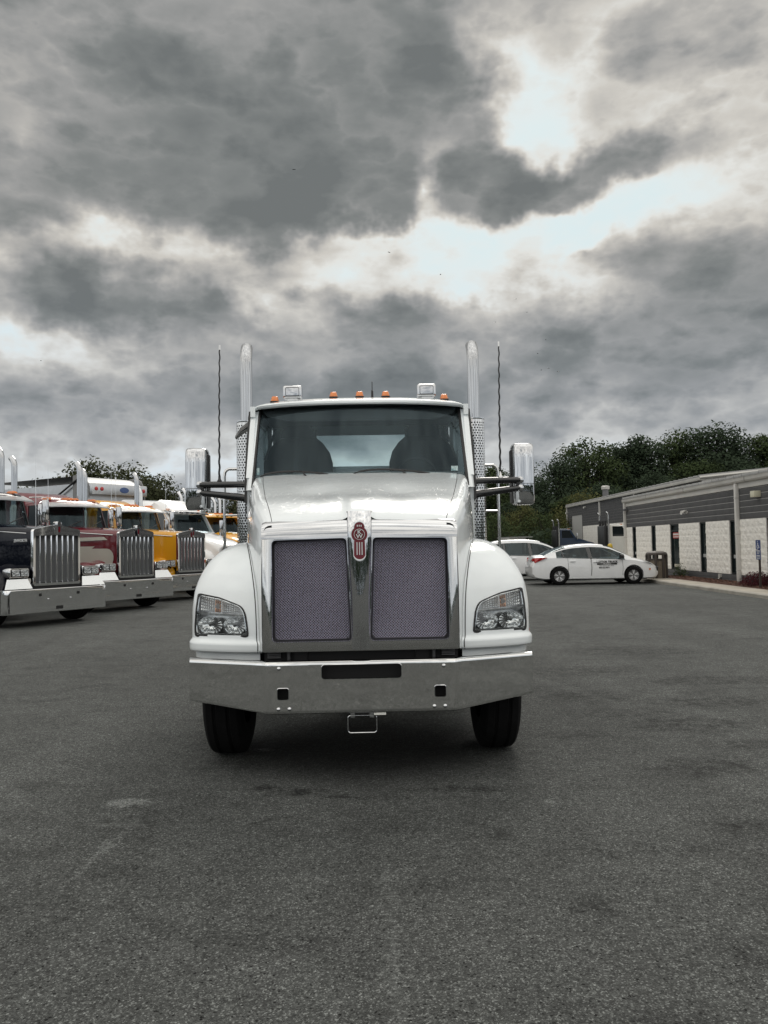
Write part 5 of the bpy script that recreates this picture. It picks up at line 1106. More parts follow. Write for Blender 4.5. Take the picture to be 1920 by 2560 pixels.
# ================================================================ cars (local x forward, y left, z up)
def car(label, cat, loc, rz, P, col, group=None):
    T = thing(P['name'], label, cat, (loc[0], loc[1], 0), rz, group)
    B = lambda m, n, mt, par=None, **k: m.build(n, mt, par or T, **k)
    x0, x1 = P['x']; hw = P['hw']
    st = [lerp(x0, x1, k/44) for k in range(45)]
    def wid(x):
        a = (x - x0)/(x1 - x0); return hw*pl([(0, 0.78), (0.03, 0.88), (0.10, 0.965), (0.25, 1.0), (0.7, 1.0), (0.88, 0.96), (0.95, 0.88), (1.0, 0.66)], a)
    rings = []
    for x in st:
        w, zt, zb = wid(x), pl(P['deck'], x), pl(P['sill'], x)
        zs = min(zt - 0.03, pl(P['belt'], x))
        r = [(w*0.90, zb), (w*0.975, zb + 0.04), (w*0.99, zb + 0.15), (w*1.0, lerp(zb, zs, 0.55)), (w*0.985, lerp(zb, zs, 0.80)), (w*0.965, zs - 0.015), (w*0.93, zs + 0.006), (w*0.80, lerp(zs, zt, 0.55) + 0.004), (w*0.45, zt), (0.0, zt + 0.012)]
        rings.append([(x, -a, b) for a, b in r] + [(x, a, b) for a, b in r[-2::-1]])
    body = B(MB().loft(rings), 'body', col, ang=42)
    WR = P['wheel']; cuts = []
    for wx in P['axles']:
        for s in (-1, 1): cuts.append(MB().lathe([(0.001, 0), (WR*1.12, 0), (WR*1.12, 0.34), (0.001, 0.34)], (wx, s*hw - (0 if s < 0 else 0.30) - (0.04 if s < 0 else 0), WR*1.03), 'y', 28))
    cut(body, cuts)
    B(MB().box(x0 + 0.4, x1 - 0.4, -hw*0.62, hw*0.62, 0.16, 0.5), 'underbody', dark_void)
    for wx in P['axles']:
        for s in (-1, 1):
            t = MB().lathe([(WR*0.62, -0.10), (WR*0.80, -0.105), (WR*0.94, -0.09), (WR, -0.06), (WR, 0.06), (WR*0.94, 0.09), (WR*0.80, 0.105), (WR*0.62, 0.10)], (wx, s*(hw - 0.125), WR), 'y', 32).build('wheel', rubber, T, ang=40)
            B(MB().lathe([(WR*0.63, 0.085*s), (WR*0.60, 0.09*s), (WR*0.57, 0.06*s), (WR*0.3, 0.04*s), (0.001, 0.05*s)], (wx, s*(hw - 0.125), WR), 'y', 28), 'rim', pbr('rim_dark', (0.20, 0.20, 0.205), 0.4, 0.6), t)
            for k in range(5):
                a = 2*pi*k/5 + 0.3
                for d in (-0.17, 0.17):
                    f = lambda r, aa, h: (wx + cos(aa)*r*WR, s*(hw - 0.125 + h), WR + sin(aa)*r*WR)
                    B(MB().hexa([f(0.12, a - 0.30, 0.075), f(0.12, a + 0.30, 0.075), f(0.56, a + d + 0.075, 0.085), f(0.56, a + d - 0.075, 0.085)], [f(0.12, a - 0.30, 0.045), f(0.12, a + 0.30, 0.045), f(0.56, a + d + 0.09, 0.045), f(0.56, a + d - 0.09, 0.045)]), 'spoke', pbr('rim_silver', (0.72, 0.73, 0.74), 0.35, 0.4), t)
    # greenhouse
    gx = P['roof']; gs = [lerp(gx[0][0], gx[-1][0], k/36) for k in range(37)]
    def gsec(x):
        zr = pl(gx, x); zb = min(pl(P['belt'], x), zr - 0.01); w = wid(x)*0.955; k = max(0, min(1, (zr - zb)/0.5))
        return zr, zb, w, lerp(0.93, 0.70, k)
    top = []
    for x in gs:
        zr, zb, w, kr = gsec(x)
        top.append([(x, y*w, z) for y, z in ((-kr, zr - 0.055*min(1, (zr-zb)*3)), (-kr*0.93, zr - 0.022*min(1, (zr-zb)*3)), (-kr*0.7, zr - 0.004), (0, zr + 0.008), (kr*0.7, zr - 0.004), (kr*0.93, zr - 0.022*min(1, (zr-zb)*3)), (kr, zr - 0.055*min(1, (zr-zb)*3)))])
    xr0, xr1 = P['roofx']
    tops = [r for r, x in zip(top, gs)]
    iR = [i for i, x in enumerate(gs) if xr0 <= x <= xr1]
    B(MB().loft(tops[iR[0]:iR[-1]+1], False, False, False), 'roof', col, ang=60)
    B(MB().loft([[(p[0], p[1]*0.96, p[2]) for p in r] for r in tops[:iR[0]+1]], False, False, False), 'rear_window', dark_glass if P.get('dark') else tint_glass, ang=60)
    B(MB().loft([[(p[0], p[1]*0.96, p[2]) for p in r] for r in tops[iR[-1]:]], False, False, False), 'windshield', tint_glass, ang=60)
    for s in (-1, 1):
        def gl(x, v, off=0.0):
            zr, zb, w, kr = gsec(x); zt = zr - 0.055*min(1, (zr-zb)*3)
            return (x, s*(lerp(w*1.0, w*kr, v) + off), lerp(zb - 0.01, zt, v))
        xa, xb = P['glassx']
        # painted frame: sail behind, pillar in front, cant rail
        B(MB().grid(lambda u, v: gl(lerp(gx[0][0], gx[-1][0], u), v), 36, 1, lambda q: not (xa < sum(p[0] for p in q)/4 < xb)), 'side_pillar', col, ang=60)
        B(MB().grid(lambda u, v: gl(lerp(xa - 0.05, xb + 0.05, u), lerp(0.86, 1.0, v), 0.006), 30, 1), 'cant_rail', col, ang=60)
        for a, b in P['panes']:
            B(MB().grid(lambda u, v: gl(lerp(a, b, u), lerp(0.0, 0.88, v), 0.001), 14, 2), 'side_window', tint_glass, ang=60)
        for a, b in zip(P['panes'][:-1], P['panes'][1:]):
            B(MB().grid(lambda u, v: gl(lerp(a[1] - 0.01, b[0] + 0.01, u) - 0.05*v, lerp(0, 0.9, v), 0.003), 2, 2), 'pillar', black_gloss, ang=60)
        B(MB().tube([gl(lerp(xa, xb, k/16), 0.0, 0.008) for k in range(17)], 0.010, 5), 'window_trim', black_gloss)
        for a, b in P['doors']:   # shut lines and handles
            for x in (a, b):
                w = wid(x); B(MB().tube([(x, s*(w*0.992), pl(P['sill'], x) + 0.14), (x + 0.02, s*(w*1.003), 0.62), (x, s*(w*0.972), pl(P['belt'], x) - 0.01)], 0.005, 4), 'door_gap', dark_void)
            w = wid(a + 0.2); B(MB().box(a + 0.08, a + 0.27, *sorted((s*w*0.98, s*(w + 0.022))), pl(P['belt'], a) - 0.15, pl(P['belt'], a) - 0.115), 'door_handle', col, bevel=0.008)
        mx = P['mirror']; w = wid(mx)
        B(MB().loft([[(mx + a*k, s*(w + y), pl(P['belt'], mx) + 0.09 + b*k) for a, b in ((-0.06, -0.07), (0.05, -0.08), (0.09, -0.02), (0.07, 0.06), (-0.06, 0.07))] for y, k in ((-0.06, 0.3), (0.0, 0.7), (0.03, 1.0), (0.15, 1.0), (0.18, 0.7))]), 'wing_mirror', P.get('mirror_m', col))
        xw = x0 + 0.03
        B(MB().add([(xw + 0.01, s*hw*0.52, 0.80), (xw + 0.05, s*hw*0.86, 0.81), (xw + 0.30, s*hw*0.995, 0.93), (xw + 0.46, s*hw*1.0, 1.0), (xw + 0.22, s*hw*0.965, 1.0), (xw + 0.05, s*hw*0.80, 0.99), (xw + 0.015, s*hw*0.52, 0.97)] + [(xw + 0.09, s*hw*0.52, 0.80), (xw + 0.14, s*hw*0.80, 0.81), (xw + 0.35, s*hw*0.90, 0.93), (xw + 0.50, s*hw*0.90, 1.0), (xw + 0.3, s*hw*0.88, 1.0), (xw + 0.15, s*hw*0.70, 0.99), (xw + 0.10, s*hw*0.52, 0.97)],
                     [tuple(range(7))] + [(i, (i+1) % 7, (i+1) % 7 + 7, i + 7) for i in range(7)]), 'tail_light', red_lens, smooth=False)
        xf = x1
        B(MB().add([(xf - 0.16, s*hw*0.60, 0.66), (xf - 0.22, s*hw*0.86, 0.68), (xf - 0.45, s*hw*0.965, 0.76), (xf - 0.66, s*hw*0.955, 0.83), (xf - 0.40, s*hw*0.86, 0.80), (xf - 0.24, s*hw*0.60, 0.74)], [(0, 1, 2, 3, 4, 5)]), 'headlight', pbr('car_lamp', (0.55, 0.56, 0.56), 0.12, 0.7), smooth=False)
    B(MB().prism(soften([(-0.55, 0.42), (0.55, 0.42), (0.65, 0.62), (-0.65, 0.62)], 0.04), x1 - 0.02, x1 + 0.004, lambda u, v, w: (w, u, v)), 'grille', black_plastic)
    B(MB().box(x0 - 0.012, x0 + 0.06, -0.26, 0.26, 0.70, 0.84), 'licence_plate', pbr('plate_pale', (0.62, 0.64, 0.66), 0.5, vary=(40, 0.3)))
    B(MB().box(x0 + 0.004, x0 + 0.07, -0.42, 0.42, 0.895, 0.925), 'boot_trim', chrome_soft)
    B(MB().box(xr0 + 0.4, xr1 - 0.5, -hw*0.55, hw*0.55, 0.5, 0.62).box(-0.95, -0.80, -0.6, 0.6, 0.6, 1.10).box(0.05, 0.18, -0.62, -0.14, 0.6, 1.14).box(0.05, 0.18, 0.14, 0.62, 0.6, 1.14), 'car_seats', pbr('seat_grey', (0.04, 0.04, 0.043), 0.8))
    return T, B, wid, hw
SEDAN = dict(name='sedan', x=(-2.30, 2.30), hw=0.90, wheel=0.325, axles=(-1.36, 1.33),
    deck=[(-2.30, 0.72), (-2.26, 0.92), (-2.20, 1.03), (-2.08, 1.075), (-1.7, 1.09), (-1.2, 1.02), (0.6, 0.98), (1.05, 1.0), (1.5, 0.935), (1.95, 0.82), (2.15, 0.72), (2.26, 0.60), (2.30, 0.45)],
    belt=[(-2.30, 0.70), (-2.2, 0.90), (-1.9, 0.99), (-1.4, 0.995), (-0.5, 0.965), (0.6, 0.925), (1.2, 0.89), (1.8, 0.78), (2.2, 0.62), (2.3, 0.4)],
    sill=[(-2.30, 0.40), (-2.2, 0.26), (-1.8, 0.20), (0, 0.19), (1.8, 0.19), (2.2, 0.22), (2.30, 0.30)],
    roof=[(-1.88, 1.09), (-1.5, 1.25), (-1.1, 1.385), (-0.7, 1.45), (-0.2, 1.478), (0.15, 1.465), (0.5, 1.395), (0.85, 1.235), (1.28, 0.985)], roofx=(-1.12, 0.36), glassx=(-1.45, 1.02),
    panes=[(-1.45, -1.20), (-1.17, -0.28), (-0.16, 1.02)], doors=[(-1.05, -0.22), (-0.20, 0.92)], mirror=0.86, mirror_m=black_plastic)
car_y = 29.0
sed, Bs, wid_, hw_ = car('white sedan with black door lettering parked nose to the building', 'car', (7.62, 29.75), radians(1.0), SEDAN, white_car)
ink = pbr('vinyl_black', (0.012, 0.012, 0.012), 0.4)
def on_door(txt, size, x, z, mat, **k): return text_mesh(txt, size, mat, 'lettering', sed, Matrix.Translation((x, -0.908, z)) @ Matrix.Rotation(pi/2, 4, 'X'), 0.002, **k)
on_door('MOTOR TRUCK', 0.105, 0.36, 0.815, ink, bold=0.004, sx=1.02)
Bs(MB().box(0.0, 0.72, -0.908, -0.90, 0.715, 0.768), 'lettering_panel', ink)
text_mesh('PacLease', 0.062, pbr('vinyl_white', (0.75, 0.75, 0.75), 0.4), 'lettering', sed, Matrix.Translation((0.36, -0.911, 0.742)) @ Matrix.Rotation(pi/2, 4, 'X'), 0.001, 0.001, 1.25, 0.2)
on_door('New Stanton, PA 15672', 0.045, 0.34, 0.675, ink, sx=1.2)
on_door('800-222-8871', 0.068, 0.26, 0.605, ink, bold=0.002)
Bs(MB().lathe([(0.035, 0), (0.03, 0.012), (0.001, 0.014)], (1.92, -0.86, 0.53), 'y', 10), 'side_marker', amber)
SUV = dict(name='suv', x=(-2.25, 2.25), hw=0.92, wheel=0.35, axles=(-1.36, 1.33), dark=True,
    deck=[(-2.25, 0.72), (-2.22, 0.95), (-2.18, 1.08), (-2.0, 1.12), (0.6, 1.05), (1.05, 1.10), (1.5, 1.05), (1.95, 0.95), (2.15, 0.82), (2.22, 0.66), (2.25, 0.5)],
    belt=[(-2.25, 0.75), (-2.1, 1.09), (-1.4, 1.06), (0.6, 1.0), (1.2, 0.99), (1.8, 0.88), (2.2, 0.68), (2.25, 0.5)],
    sill=[(-2.25, 0.42), (-2.1, 0.28), (0, 0.25), (2.1, 0.26), (2.25, 0.36)],
    roof=[(-2.10, 1.12), (-1.95, 1.42), (-1.7, 1.60), (-1.2, 1.675), (-0.4, 1.69), (0.1, 1.64), (0.5, 1.52), (1.28, 1.08)], roofx=(-1.85, 0.25), glassx=(-1.85, 1.0),
    panes=[(-1.85, -1.25), (-1.19, -0.22), (-0.12, 1.0)], doors=[(-1.05, -0.22), (-0.20, 0.92)], mirror=0.84)
suv_t, Bv, _, _ = car('white suv with dark rear windows parked behind the sedan', 'car', (6.15, 33.6), 0.0, SUV, white_car)
# trucks behind the cars, facing the building
bt_ = slopenose('blue truck with black back rack parked beyond the white cars', blue_paint, (16.5, 63.0), radians(90), None, None, black_back=True)
ct_ = slopenose('cream truck with black rack half hidden by the building corner', pearl_paint, (16.3, 48.5), radians(90), None, None, black_back=True)
for o in (bt_, ct_): o.scale = (0.85, 0.85, 0.85)
# pale equipment box behind the suv
bxt = thing('storage_container', 'pale storage container roof showing above the white suv', 'container', (8.4, 50.0, 0))
MB().box(-0.75, 0.25, -1.0, 4.0, 0.0, 1.86).build('container_body', pbr('container_pale', (0.42, 0.42, 0.40), 0.6, vary=(2, 0.1)), bxt, bevel=0.02)
MB().box(-0.78, 0.65, -1.1, 4.1, 1.862, 1.90).build('container_roof', pbr('container_roof', (0.36, 0.36, 0.35), 0.6), bxt)
# ================================================================ buildings on the right
conc = pbr('concrete_walk', (0.34, 0.31, 0.26), 0.85, bump=(40, 0.3, 0.01), vary=(1.6, 0.16))
kerb_m = pbr('kerb_concrete', (0.30, 0.285, 0.25), 0.85, bump=(30, 0.3, 0.01), vary=(2.2, 0.2))
block_white = pbr('split_block_white', (0.82, 0.80, 0.75), 0.9, bump=(26, 0.7, 0.02), vary=(3.0, 0.08))
block_dark = pbr('split_block_dark', (0.082, 0.083, 0.086), 0.9, bump=(60, 0.5, 0.01), vary=(2.5, 0.14))
mortar_l = pbr('mortar_light', (0.42, 0.42, 0.41), 0.9)
mortar_w = pbr('mortar_white', (0.74, 0.72, 0.68), 0.9)
fascia_m = pbr('fascia_white', (0.58, 0.57, 0.54), 0.5, vary=(1.5, 0.06))
gutter_m = pbr('gutter_cream', (0.44, 0.43, 0.40), 0.45, vary=(1.2, 0.10))
roof_m = pbr('metal_roof', (0.30, 0.30, 0.295), 0.45, 0.3, vary=(1.2, 0.12))
frame_dark = pbr('window_frame', (0.008, 0.013, 0.014), 0.5, spec=0.3)
# pavement: concrete strip with a low kerb, then a mulch bed against the wall
wk = MB()
wk.loft([[(9.80, y, -0.02), (9.805, y, 0.085), (9.83, y, 0.11), (9.97, y, 0.115), (9.97, y, -0.02)] for y in (8, 14, 20, 26, 31.2, 31.6)])
kerb_o = tag(wk.build('kerb', kerb_m, bevel=0), kind='structure')
pv = thing('pavement', None, None); tag(pv, kind='structure')
yy = 8.0
while yy < 31.5:
    y2 = min(yy + 1.52, 31.6)
    MB().box(9.972, 10.78, yy + 0.006, y2 - 0.006, 0.0, 0.112).build('slab', conc, pv, bevel=0.006); yy += 1.52
MB().box(9.3, 11.82, 31.62, 39.5, 0.0, 0.05).build('slab', conc, pv, bevel=0.01)
mulch = MB().grid(lambda u, v: (lerp(10.78, 11.84, u), lerp(8, 31.6, v), 0.10 + 0.05*sin(pi*u) + 0.02*noise.noise((u*9, v*60, 1))), 10, 120)
tag(mulch.build('mulch_bed', pbr('mulch', (0.085, 0.038, 0.024), 0.95, bump=(60, 1.0, 0.03), vary=(30, 0.5))), kind='structure')
rch = random.Random(3)
ch = MB()
for k in range(2600):
    x, y = rch.uniform(10.80, 11.78), rch.uniform(20, 31.5); a, l = rch.uniform(0, pi), rch.uniform(0.02, 0.06)
    z = 0.11 + 0.05*sin(pi*(x - 10.78)/1.06) + rch.uniform(0, 0.02); c, s_ = cos(a)*l, sin(a)*l
    ch.add([(x - c, y - s_, z), (x + c, y + s_, z + 0.01), (x + c*0.8 - s_*0.4, y + s_*0.8 + c*0.4, z + 0.018)], [(0, 1, 2)])
tag(ch.build('bark_chips', pbr('bark', (0.12, 0.05, 0.03), 0.95, vary=(20, 0.5)), smooth=False, recalc=False), kind='stuff')
# ---- low office wing
OB = thing('office_building', 'low white block building with dark upper band and slit windows', 'building', (11.8, 25.6, 0), radians(-0.43))
Bo = lambda m, n, mt, par=None, **k: m.build(n, mt, par or OB, **k)
YA, YB = -12.0, 13.8
wall = Bo(MB().box(0.14, 9.0, YA, YB, 0.0, 3.22), 'wall', mortar_l)
openings = [(12.2, 12.8), (9.4, 10.02), (6.6, 7.62), (3.84, 4.46), (1.2, 1.8), (-1.5, -0.9), (-4.2, -3.6)]
openings.sort()
WZ0, WZ1 = 0.36, 2.20
# split-face blocks of the white piers, each its own piece
def block_mesh(seed, L, H):
    r = random.Random(seed); m = MB(); nx, nz = 5, 3
    f = [[(-r.uniform(0.0, 0.010) if i in (0, nx) or j in (0, nz) else -r.uniform(0.002, 0.022)) - 0.004 for i in range(nx + 1)] for j in range(nz + 1)]
    vs = [(f[j][i], lerp(-L/2, L/2, i/nx) , lerp(0, H, j/nz)) for j in range(nz+1) for i in range(nx+1)]
    fs = [(j*(nx+1)+i, (j+1)*(nx+1)+i, (j+1)*(nx+1)+i+1, j*(nx+1)+i+1) for j in range(nz) for i in range(nx)]
    n0 = len(vs); vs += [(0.028, -L/2, 0), (0.028, L/2, 0), (0.028, L/2, H), (0.028, -L/2, H)]
    e0 = list(range(nx+1)); e1 = [j*(nx+1)+nx for j in range(nz+1)]; e2 = [nz*(nx+1)+i for i in range(nx+1)]; e3 = [j*(nx+1) for j in range(nz+1)]
    fs += [tuple(e0 + [n0+1, n0]), tuple(e1 + [n0+2, n0+1]), tuple(reversed([n0+2, n0+3] + e2)), tuple(e3 + [n0+3, n0])]
    me = m.add(vs, fs).mesh('block', smooth=False); me.materials.append(block_white); return me
NC = 8; CH = (WZ1 - WZ0)/NC
full = [block_mesh(k, 0.396, CH - 0.004) for k in range(6)]
part_cache = {}
piers = []; y = -2.6
edges = [o for o in openings if o[1] > -2.6]
prev = -2.6
for a, b in edges: piers.append((prev, a)); prev = b
piers.append((prev, YB))
nblk = 0
for a, b in piers:
    if b - a < 0.05: continue
    MB().box(0.010, 0.14, a + 0.002, b - 0.002, WZ0 + 0.002, WZ1 - 0.002).build('pier_backing', mortar_w, wall)
    for c in range(NC):
        y = a - (0.2 if c % 2 else 0.0)
        while y < b - 0.01:
            l0, l1 = max(y, a), min(y + 0.40, b); y += 0.40
            if l1 - l0 < 0.03: continue
            L = l1 - l0
            if L > 0.395: me = full[(nblk*5 + c*3) % 6]
            else:
                key = round(L, 2)
                if key not in part_cache: part_cache[key] = block_mesh(100 + len(part_cache), L - 0.004, CH - 0.004)
                me = part_cache[key]
            o = bpy.data.objects.new('block', me); COL.objects.link(o); o.parent = wall; o.location = (0.0, (l0+l1)/2, WZ0 + c*CH + 0.002); nblk += 1
MB().box(0.0, 0.139, YA, -2.62, WZ0, WZ1).build('blockwork', block_white, wall)
MB().box(0.007, 0.139, YA, YB, 2.202, 3.198).build('mortar_bed', mortar_l, wall)
MB().box(0.02, 0.139, YA, YB, 0.0, 0.35).build('mortar_bed', mortar_l, wall)
# dark courses above and below
for a, b in ((YA, 0.93), (1.07, YB)):
    for c in range(5): MB().box(0.0, 0.13, a, b, 2.2 + c*0.2 + 0.009, 2.2 + (c+1)*0.2 - 0.009).build('course', block_dark, wall, bevel=0.004)
    for c in range(2): MB().box(-0.004, 0.13, a, b, c*0.18, (c+1)*0.18 - 0.010).build('course', block_dark, wall, bevel=0.004)
for a, b in openings:
    door = abs(a - 6.6) < 0.01
    w = Bo(MB().box(0.10, 0.136, a + 0.003, b - 0.003, WZ0 + 0.003 if not door else 0.36, WZ1 - 0.004), 'door' if door else 'window', frame_dark)
    # recessed pane with frame members
    z0 = WZ0 + 0.003 if not door else 0.36
    MB().box(0.085, 0.10, a + 0.07, b - 0.07, z0 + 0.07, WZ1 - (0.07 if not door else 0.30)).build('pane', pbr('building_glass', (0.012, 0.020, 0.022), 0.08, spec=0.35), w)
    fr = MB()
    for p, q in ((a, a + 0.06), (b - 0.06, b)): fr.box(0.03, 0.099, p + 0.003, q - 0.003, z0, WZ1 - 0.003)
    fr.box(0.035, 0.098, a + 0.06, b - 0.06, WZ1 - 0.06, WZ1); fr.box(0.035, 0.098, a + 0.06, b - 0.06, z0, z0 + 0.06)
    if door: fr.box(0.035, 0.098, a + 0.06, b - 0.06, 1.90, 1.97)
    fr.build('frame', frame_dark, w)
    if door:
        sg = MB().box(0.06, 0.08, a + 0.16, b - 0.16, 1.62, 1.86).build('door_notice', pbr('notice_red', (0.42, 0.05, 0.05), 0.5), w)
        MB().box(0.055, 0.0595, a + 0.22, b - 0.2, 1.66, 1.70).build('notice_line', pbr('notice_white', (0.6, 0.6, 0.58), 0.5), w)
        MB().box(0.055, 0.0595, a + 0.22, b - 0.2, 1.75, 1.82).build('notice_line', MATS['notice_white'], w)
        MB().box(0.0, 0.08, a + 0.10, a + 0.13, 0.85, 1.15).build('door_handle', chrome_soft, w)
        MB().box(0.07, 0.084, a + 0.2, b - 0.2, 0.45, 0.57).build('door_label', pbr('label_cream', (0.5, 0.48, 0.4), 0.6), w)
    else:
        for k, z in enumerate((0.62, 0.9, 1.3)):
            if (int(a*10) + k) % 2: MB().box(0.078, 0.084, a + 0.1, b - 0.1, z, z + 0.12).build('blind_slat', pbr('blind', (0.35, 0.36, 0.36), 0.6), w)
# fascia, gutter, downspouts, roof
Bo(MB().box(-0.02, 0.2, YA, YB + 0.02, 3.222, 3.46), 'fascia', fascia_m, bevel=0.004)
gu = Bo(MB().loft([[(-0.03, y, 3.40), (-0.12, y, 3.41), (-0.15, y, 3.46), (-0.15, y, 3.55), (-0.165, y, 3.575), (-0.13, y, 3.58), (-0.03, y, 3.56)] for y in (YA, -6, 0.2, 0.21, 6, YB + 0.12)]), 'gutter', gutter_m, ang=30)
for y in (-6.0, 0.2, 5.6, 10.2): MB().loft([[(x, y + d, z) for x, z in ((-0.03, 3.397), (-0.123, 3.407), (-0.154, 3.46), (-0.154, 3.55), (-0.169, 3.578), (-0.13, 3.584))] for d in (-0.03, 0.03)], False).build('gutter_joint', pbr('gutter_dark', (0.30, 0.29, 0.27), 0.5), gu)
for y in (1.0, 13.72, -8.0):
    d = Bo(MB().box(-0.13, -0.013, y - 0.065, y + 0.065, 0.05, 3.40), 'downspout', fascia_m, bevel=0.012)
    for z in (0.5, 1.7, 2.9): MB().box(-0.136, -0.012, y - 0.075, y + 0.075, z, z + 0.03).build('strap', gutter_m, d)
rf = Bo(MB().hexa([(-0.13, YA, 3.58), (-0.13, YB + 0.1, 3.58), (9.2, YB + 0.1, 4.75), (9.2, YA, 4.75)], [(-0.13, YA, 3.62), (-0.13, YB + 0.1, 3.62), (9.2, YB + 0.1, 4.80), (9.2, YA, 4.80)]), 'roof', roof_m)
y = YA + 0.2
while y < YB + 0.1:
    MB().hexa([(-0.14, y - 0.03, 3.615), (-0.14, y + 0.03, 3.615), (9.1, y + 0.03, 4.78), (9.1, y - 0.03, 4.78)], [(-0.14, y - 0.02, 3.68), (-0.14, y + 0.02, 3.68), (9.1, y + 0.02, 4.845), (9.1, y - 0.02, 4.845)]).build('roof_rib', roof_m, rf); y += 0.61
def flood(parent, y, z, x=0.0):
    f = MB().lathe([(0.05, 0), (0.05, -0.05), (0.02, -0.06)], (x, y, z), 'x', 12).build('floodlight', fascia_m, parent)
    for s in (-1, 1):
        m = MB().lathe([(0.03, 0.10), (0.045, 0.06), (0.05, 0.0), (0.075, -0.08), (0.078, -0.10), (0.06, -0.10), (0.001, -0.07)], (0, 0, 0), 'x', 14)
        c, d = cos(0.6*s), sin(0.6*s); m.v = [(x - 0.13 + px*c*0.8 - py*d*0.5, y + s*0.12 + px*d*-0.6 + py*c, z + 0.03 + pz + px*0.35) for px, py, pz in m.v]
        m.build('lamp_head', fascia_m, f, ang=50)
    return f
flood(OB, 5.6, 2.62)
Bo(MB().box(-0.22, 0.0, -0.62, -0.34, 2.86, 3.06), 'wall_light', pbr('lamp_cream', (0.62, 0.60, 0.46), 0.4), bevel=0.02)
Bo(MB().box(-0.20, 0.0, 13.35, 13.55, 3.0, 3.12), 'security_camera', grey_plastic, bevel=0.02)
Bo(MB().box(-0.08, -0.004, 2.55, 2.68, 0.22, 0.34).tube([(-0.04, 2.62, 0.24), (-0.10, 2.62, 0.16)], 0.025, 8), 'wall_tap', gutter_m)
# ---- tall workshop behind
WB = thing('workshop_building', 'taller white workshop with dark upper band behind the office wing', 'building', (17.0, 57.0, 0), radians(-0.43))
Bw = lambda m, n, mt, par=None, **k: m.build(n, mt, par or WB, **k)
Y0, Y1 = -14.6, 17.7
ww = Bw(MB().box(0.03, 16.0, Y0, Y1, 0, 4.7), 'wall', mortar_l)
dA, dB = 12.0, 16.0
for a, b in ((Y0, dA), (dB, Y1)):
    for c in range(14): MB().box(0.0, 0.04, a, b, 0.05 + c*0.2 + 0.003, 0.05 + (c+1)*0.2 - 0.003).build('course', block_white, ww)
for c in range(9):
    for a, b in (((Y0, Y1),) if c > 4 else ((Y0, dA), (dB, Y1))): MB().box(0.0, 0.04, a, b, 2.85 + c*0.2 + 0.006, 2.85 + (c+1)*0.2 - 0.006).build('course', block_dark, ww)
dr = Bw(MB().box(0.12, 0.2, dA, dB, 0.0, 3.85), 'overhead_door', pbr('door_back', (0.2, 0.2, 0.2), 0.6))
for k in range(7): MB().box(0.07, 0.12, dA + 0.03, dB - 0.03, k*0.55 + 0.02, (k+1)*0.55).build('door_panel', pbr('door_grey', (0.27, 0.275, 0.27), 0.5, vary=(1, 0.08)), dr, bevel=0.012)
Bw(MB().box(-0.02, 0.06, dA - 0.1, dA, 0, 3.86).box(-0.02, 0.06, dB, dB + 0.1, 0, 3.86), 'door_jamb', block_dark)
Bw(MB().box(-0.16, 0.1, Y0 - 0.1, Y1 + 0.1, 4.68, 4.86), 'gutter', gutter_m, bevel=0.03)
for y in (Y1 - 0.05, 6.0, -3.0): Bw(MB().box(-0.12, -0.002, y - 0.07, y + 0.07, 0.05, 4.69), 'downspout', fascia_m, bevel=0.015)
rw = Bw(MB().hexa([(-0.14, Y0 - 0.1, 4.862), (-0.14, Y1 + 0.1, 4.862), (8.2, Y1 + 0.1, 5.60), (8.2, Y0 - 0.1, 5.60)], [(-0.14, Y0 - 0.1, 4.92), (-0.14, Y1 + 0.1, 4.92), (8.2, Y1 + 0.1, 5.66), (8.2, Y0 - 0.1, 5.66)]), 'roof', roof_m)
Bw(MB().add([(0.0, Y0 - 0.02, 4.6), (16.0, Y0 - 0.02, 4.6), (16.0, Y0 - 0.02, 4.86), (8.2, Y0 - 0.02, 5.59), (0, Y0 - 0.02, 4.86)], [(0, 1, 2, 3, 4)]), 'gable', fascia_m)
Bw(MB().tube([(-0.14, Y0 - 0.12, 4.82), (8.2, Y0 - 0.12, 5.58)], 0.09, 4), 'rake_trim', gutter_m)
y = Y0
while y < Y1: MB().hexa([(-0.15, y - 0.03, 4.91), (-0.15, y + 0.03, 4.91), (8.2, y + 0.03, 5.65), (8.2, y - 0.03, 5.65)], [(-0.15, y - 0.02, 4.98), (-0.15, y + 0.02, 4.98), (8.2, y + 0.02, 5.72), (8.2, y - 0.02, 5.72)]).build('roof_rib', roof_m, rw); y += 0.75
vp = Bw(MB().lathe([(0.26, 4.4), (0.26, 6.0), (0.26, 6.01)], (2.2, 12.5, 0), 'z', 14), 'roof_vent', pbr('vent_grey', (0.14, 0.14, 0.145), 0.5))
MB().lathe([(0.28, 6.01), (0.36, 6.03), (0.36, 6.28), (0.26, 6.33), (0.01, 6.34)], (2.2, 12.5, 0), 'z', 14).build('vent_cap', gutter_m, vp)
flood(WB, 10.5, 4.4); flood(WB, 17.4, 4.2); flood(WB, -4.6, 4.2)
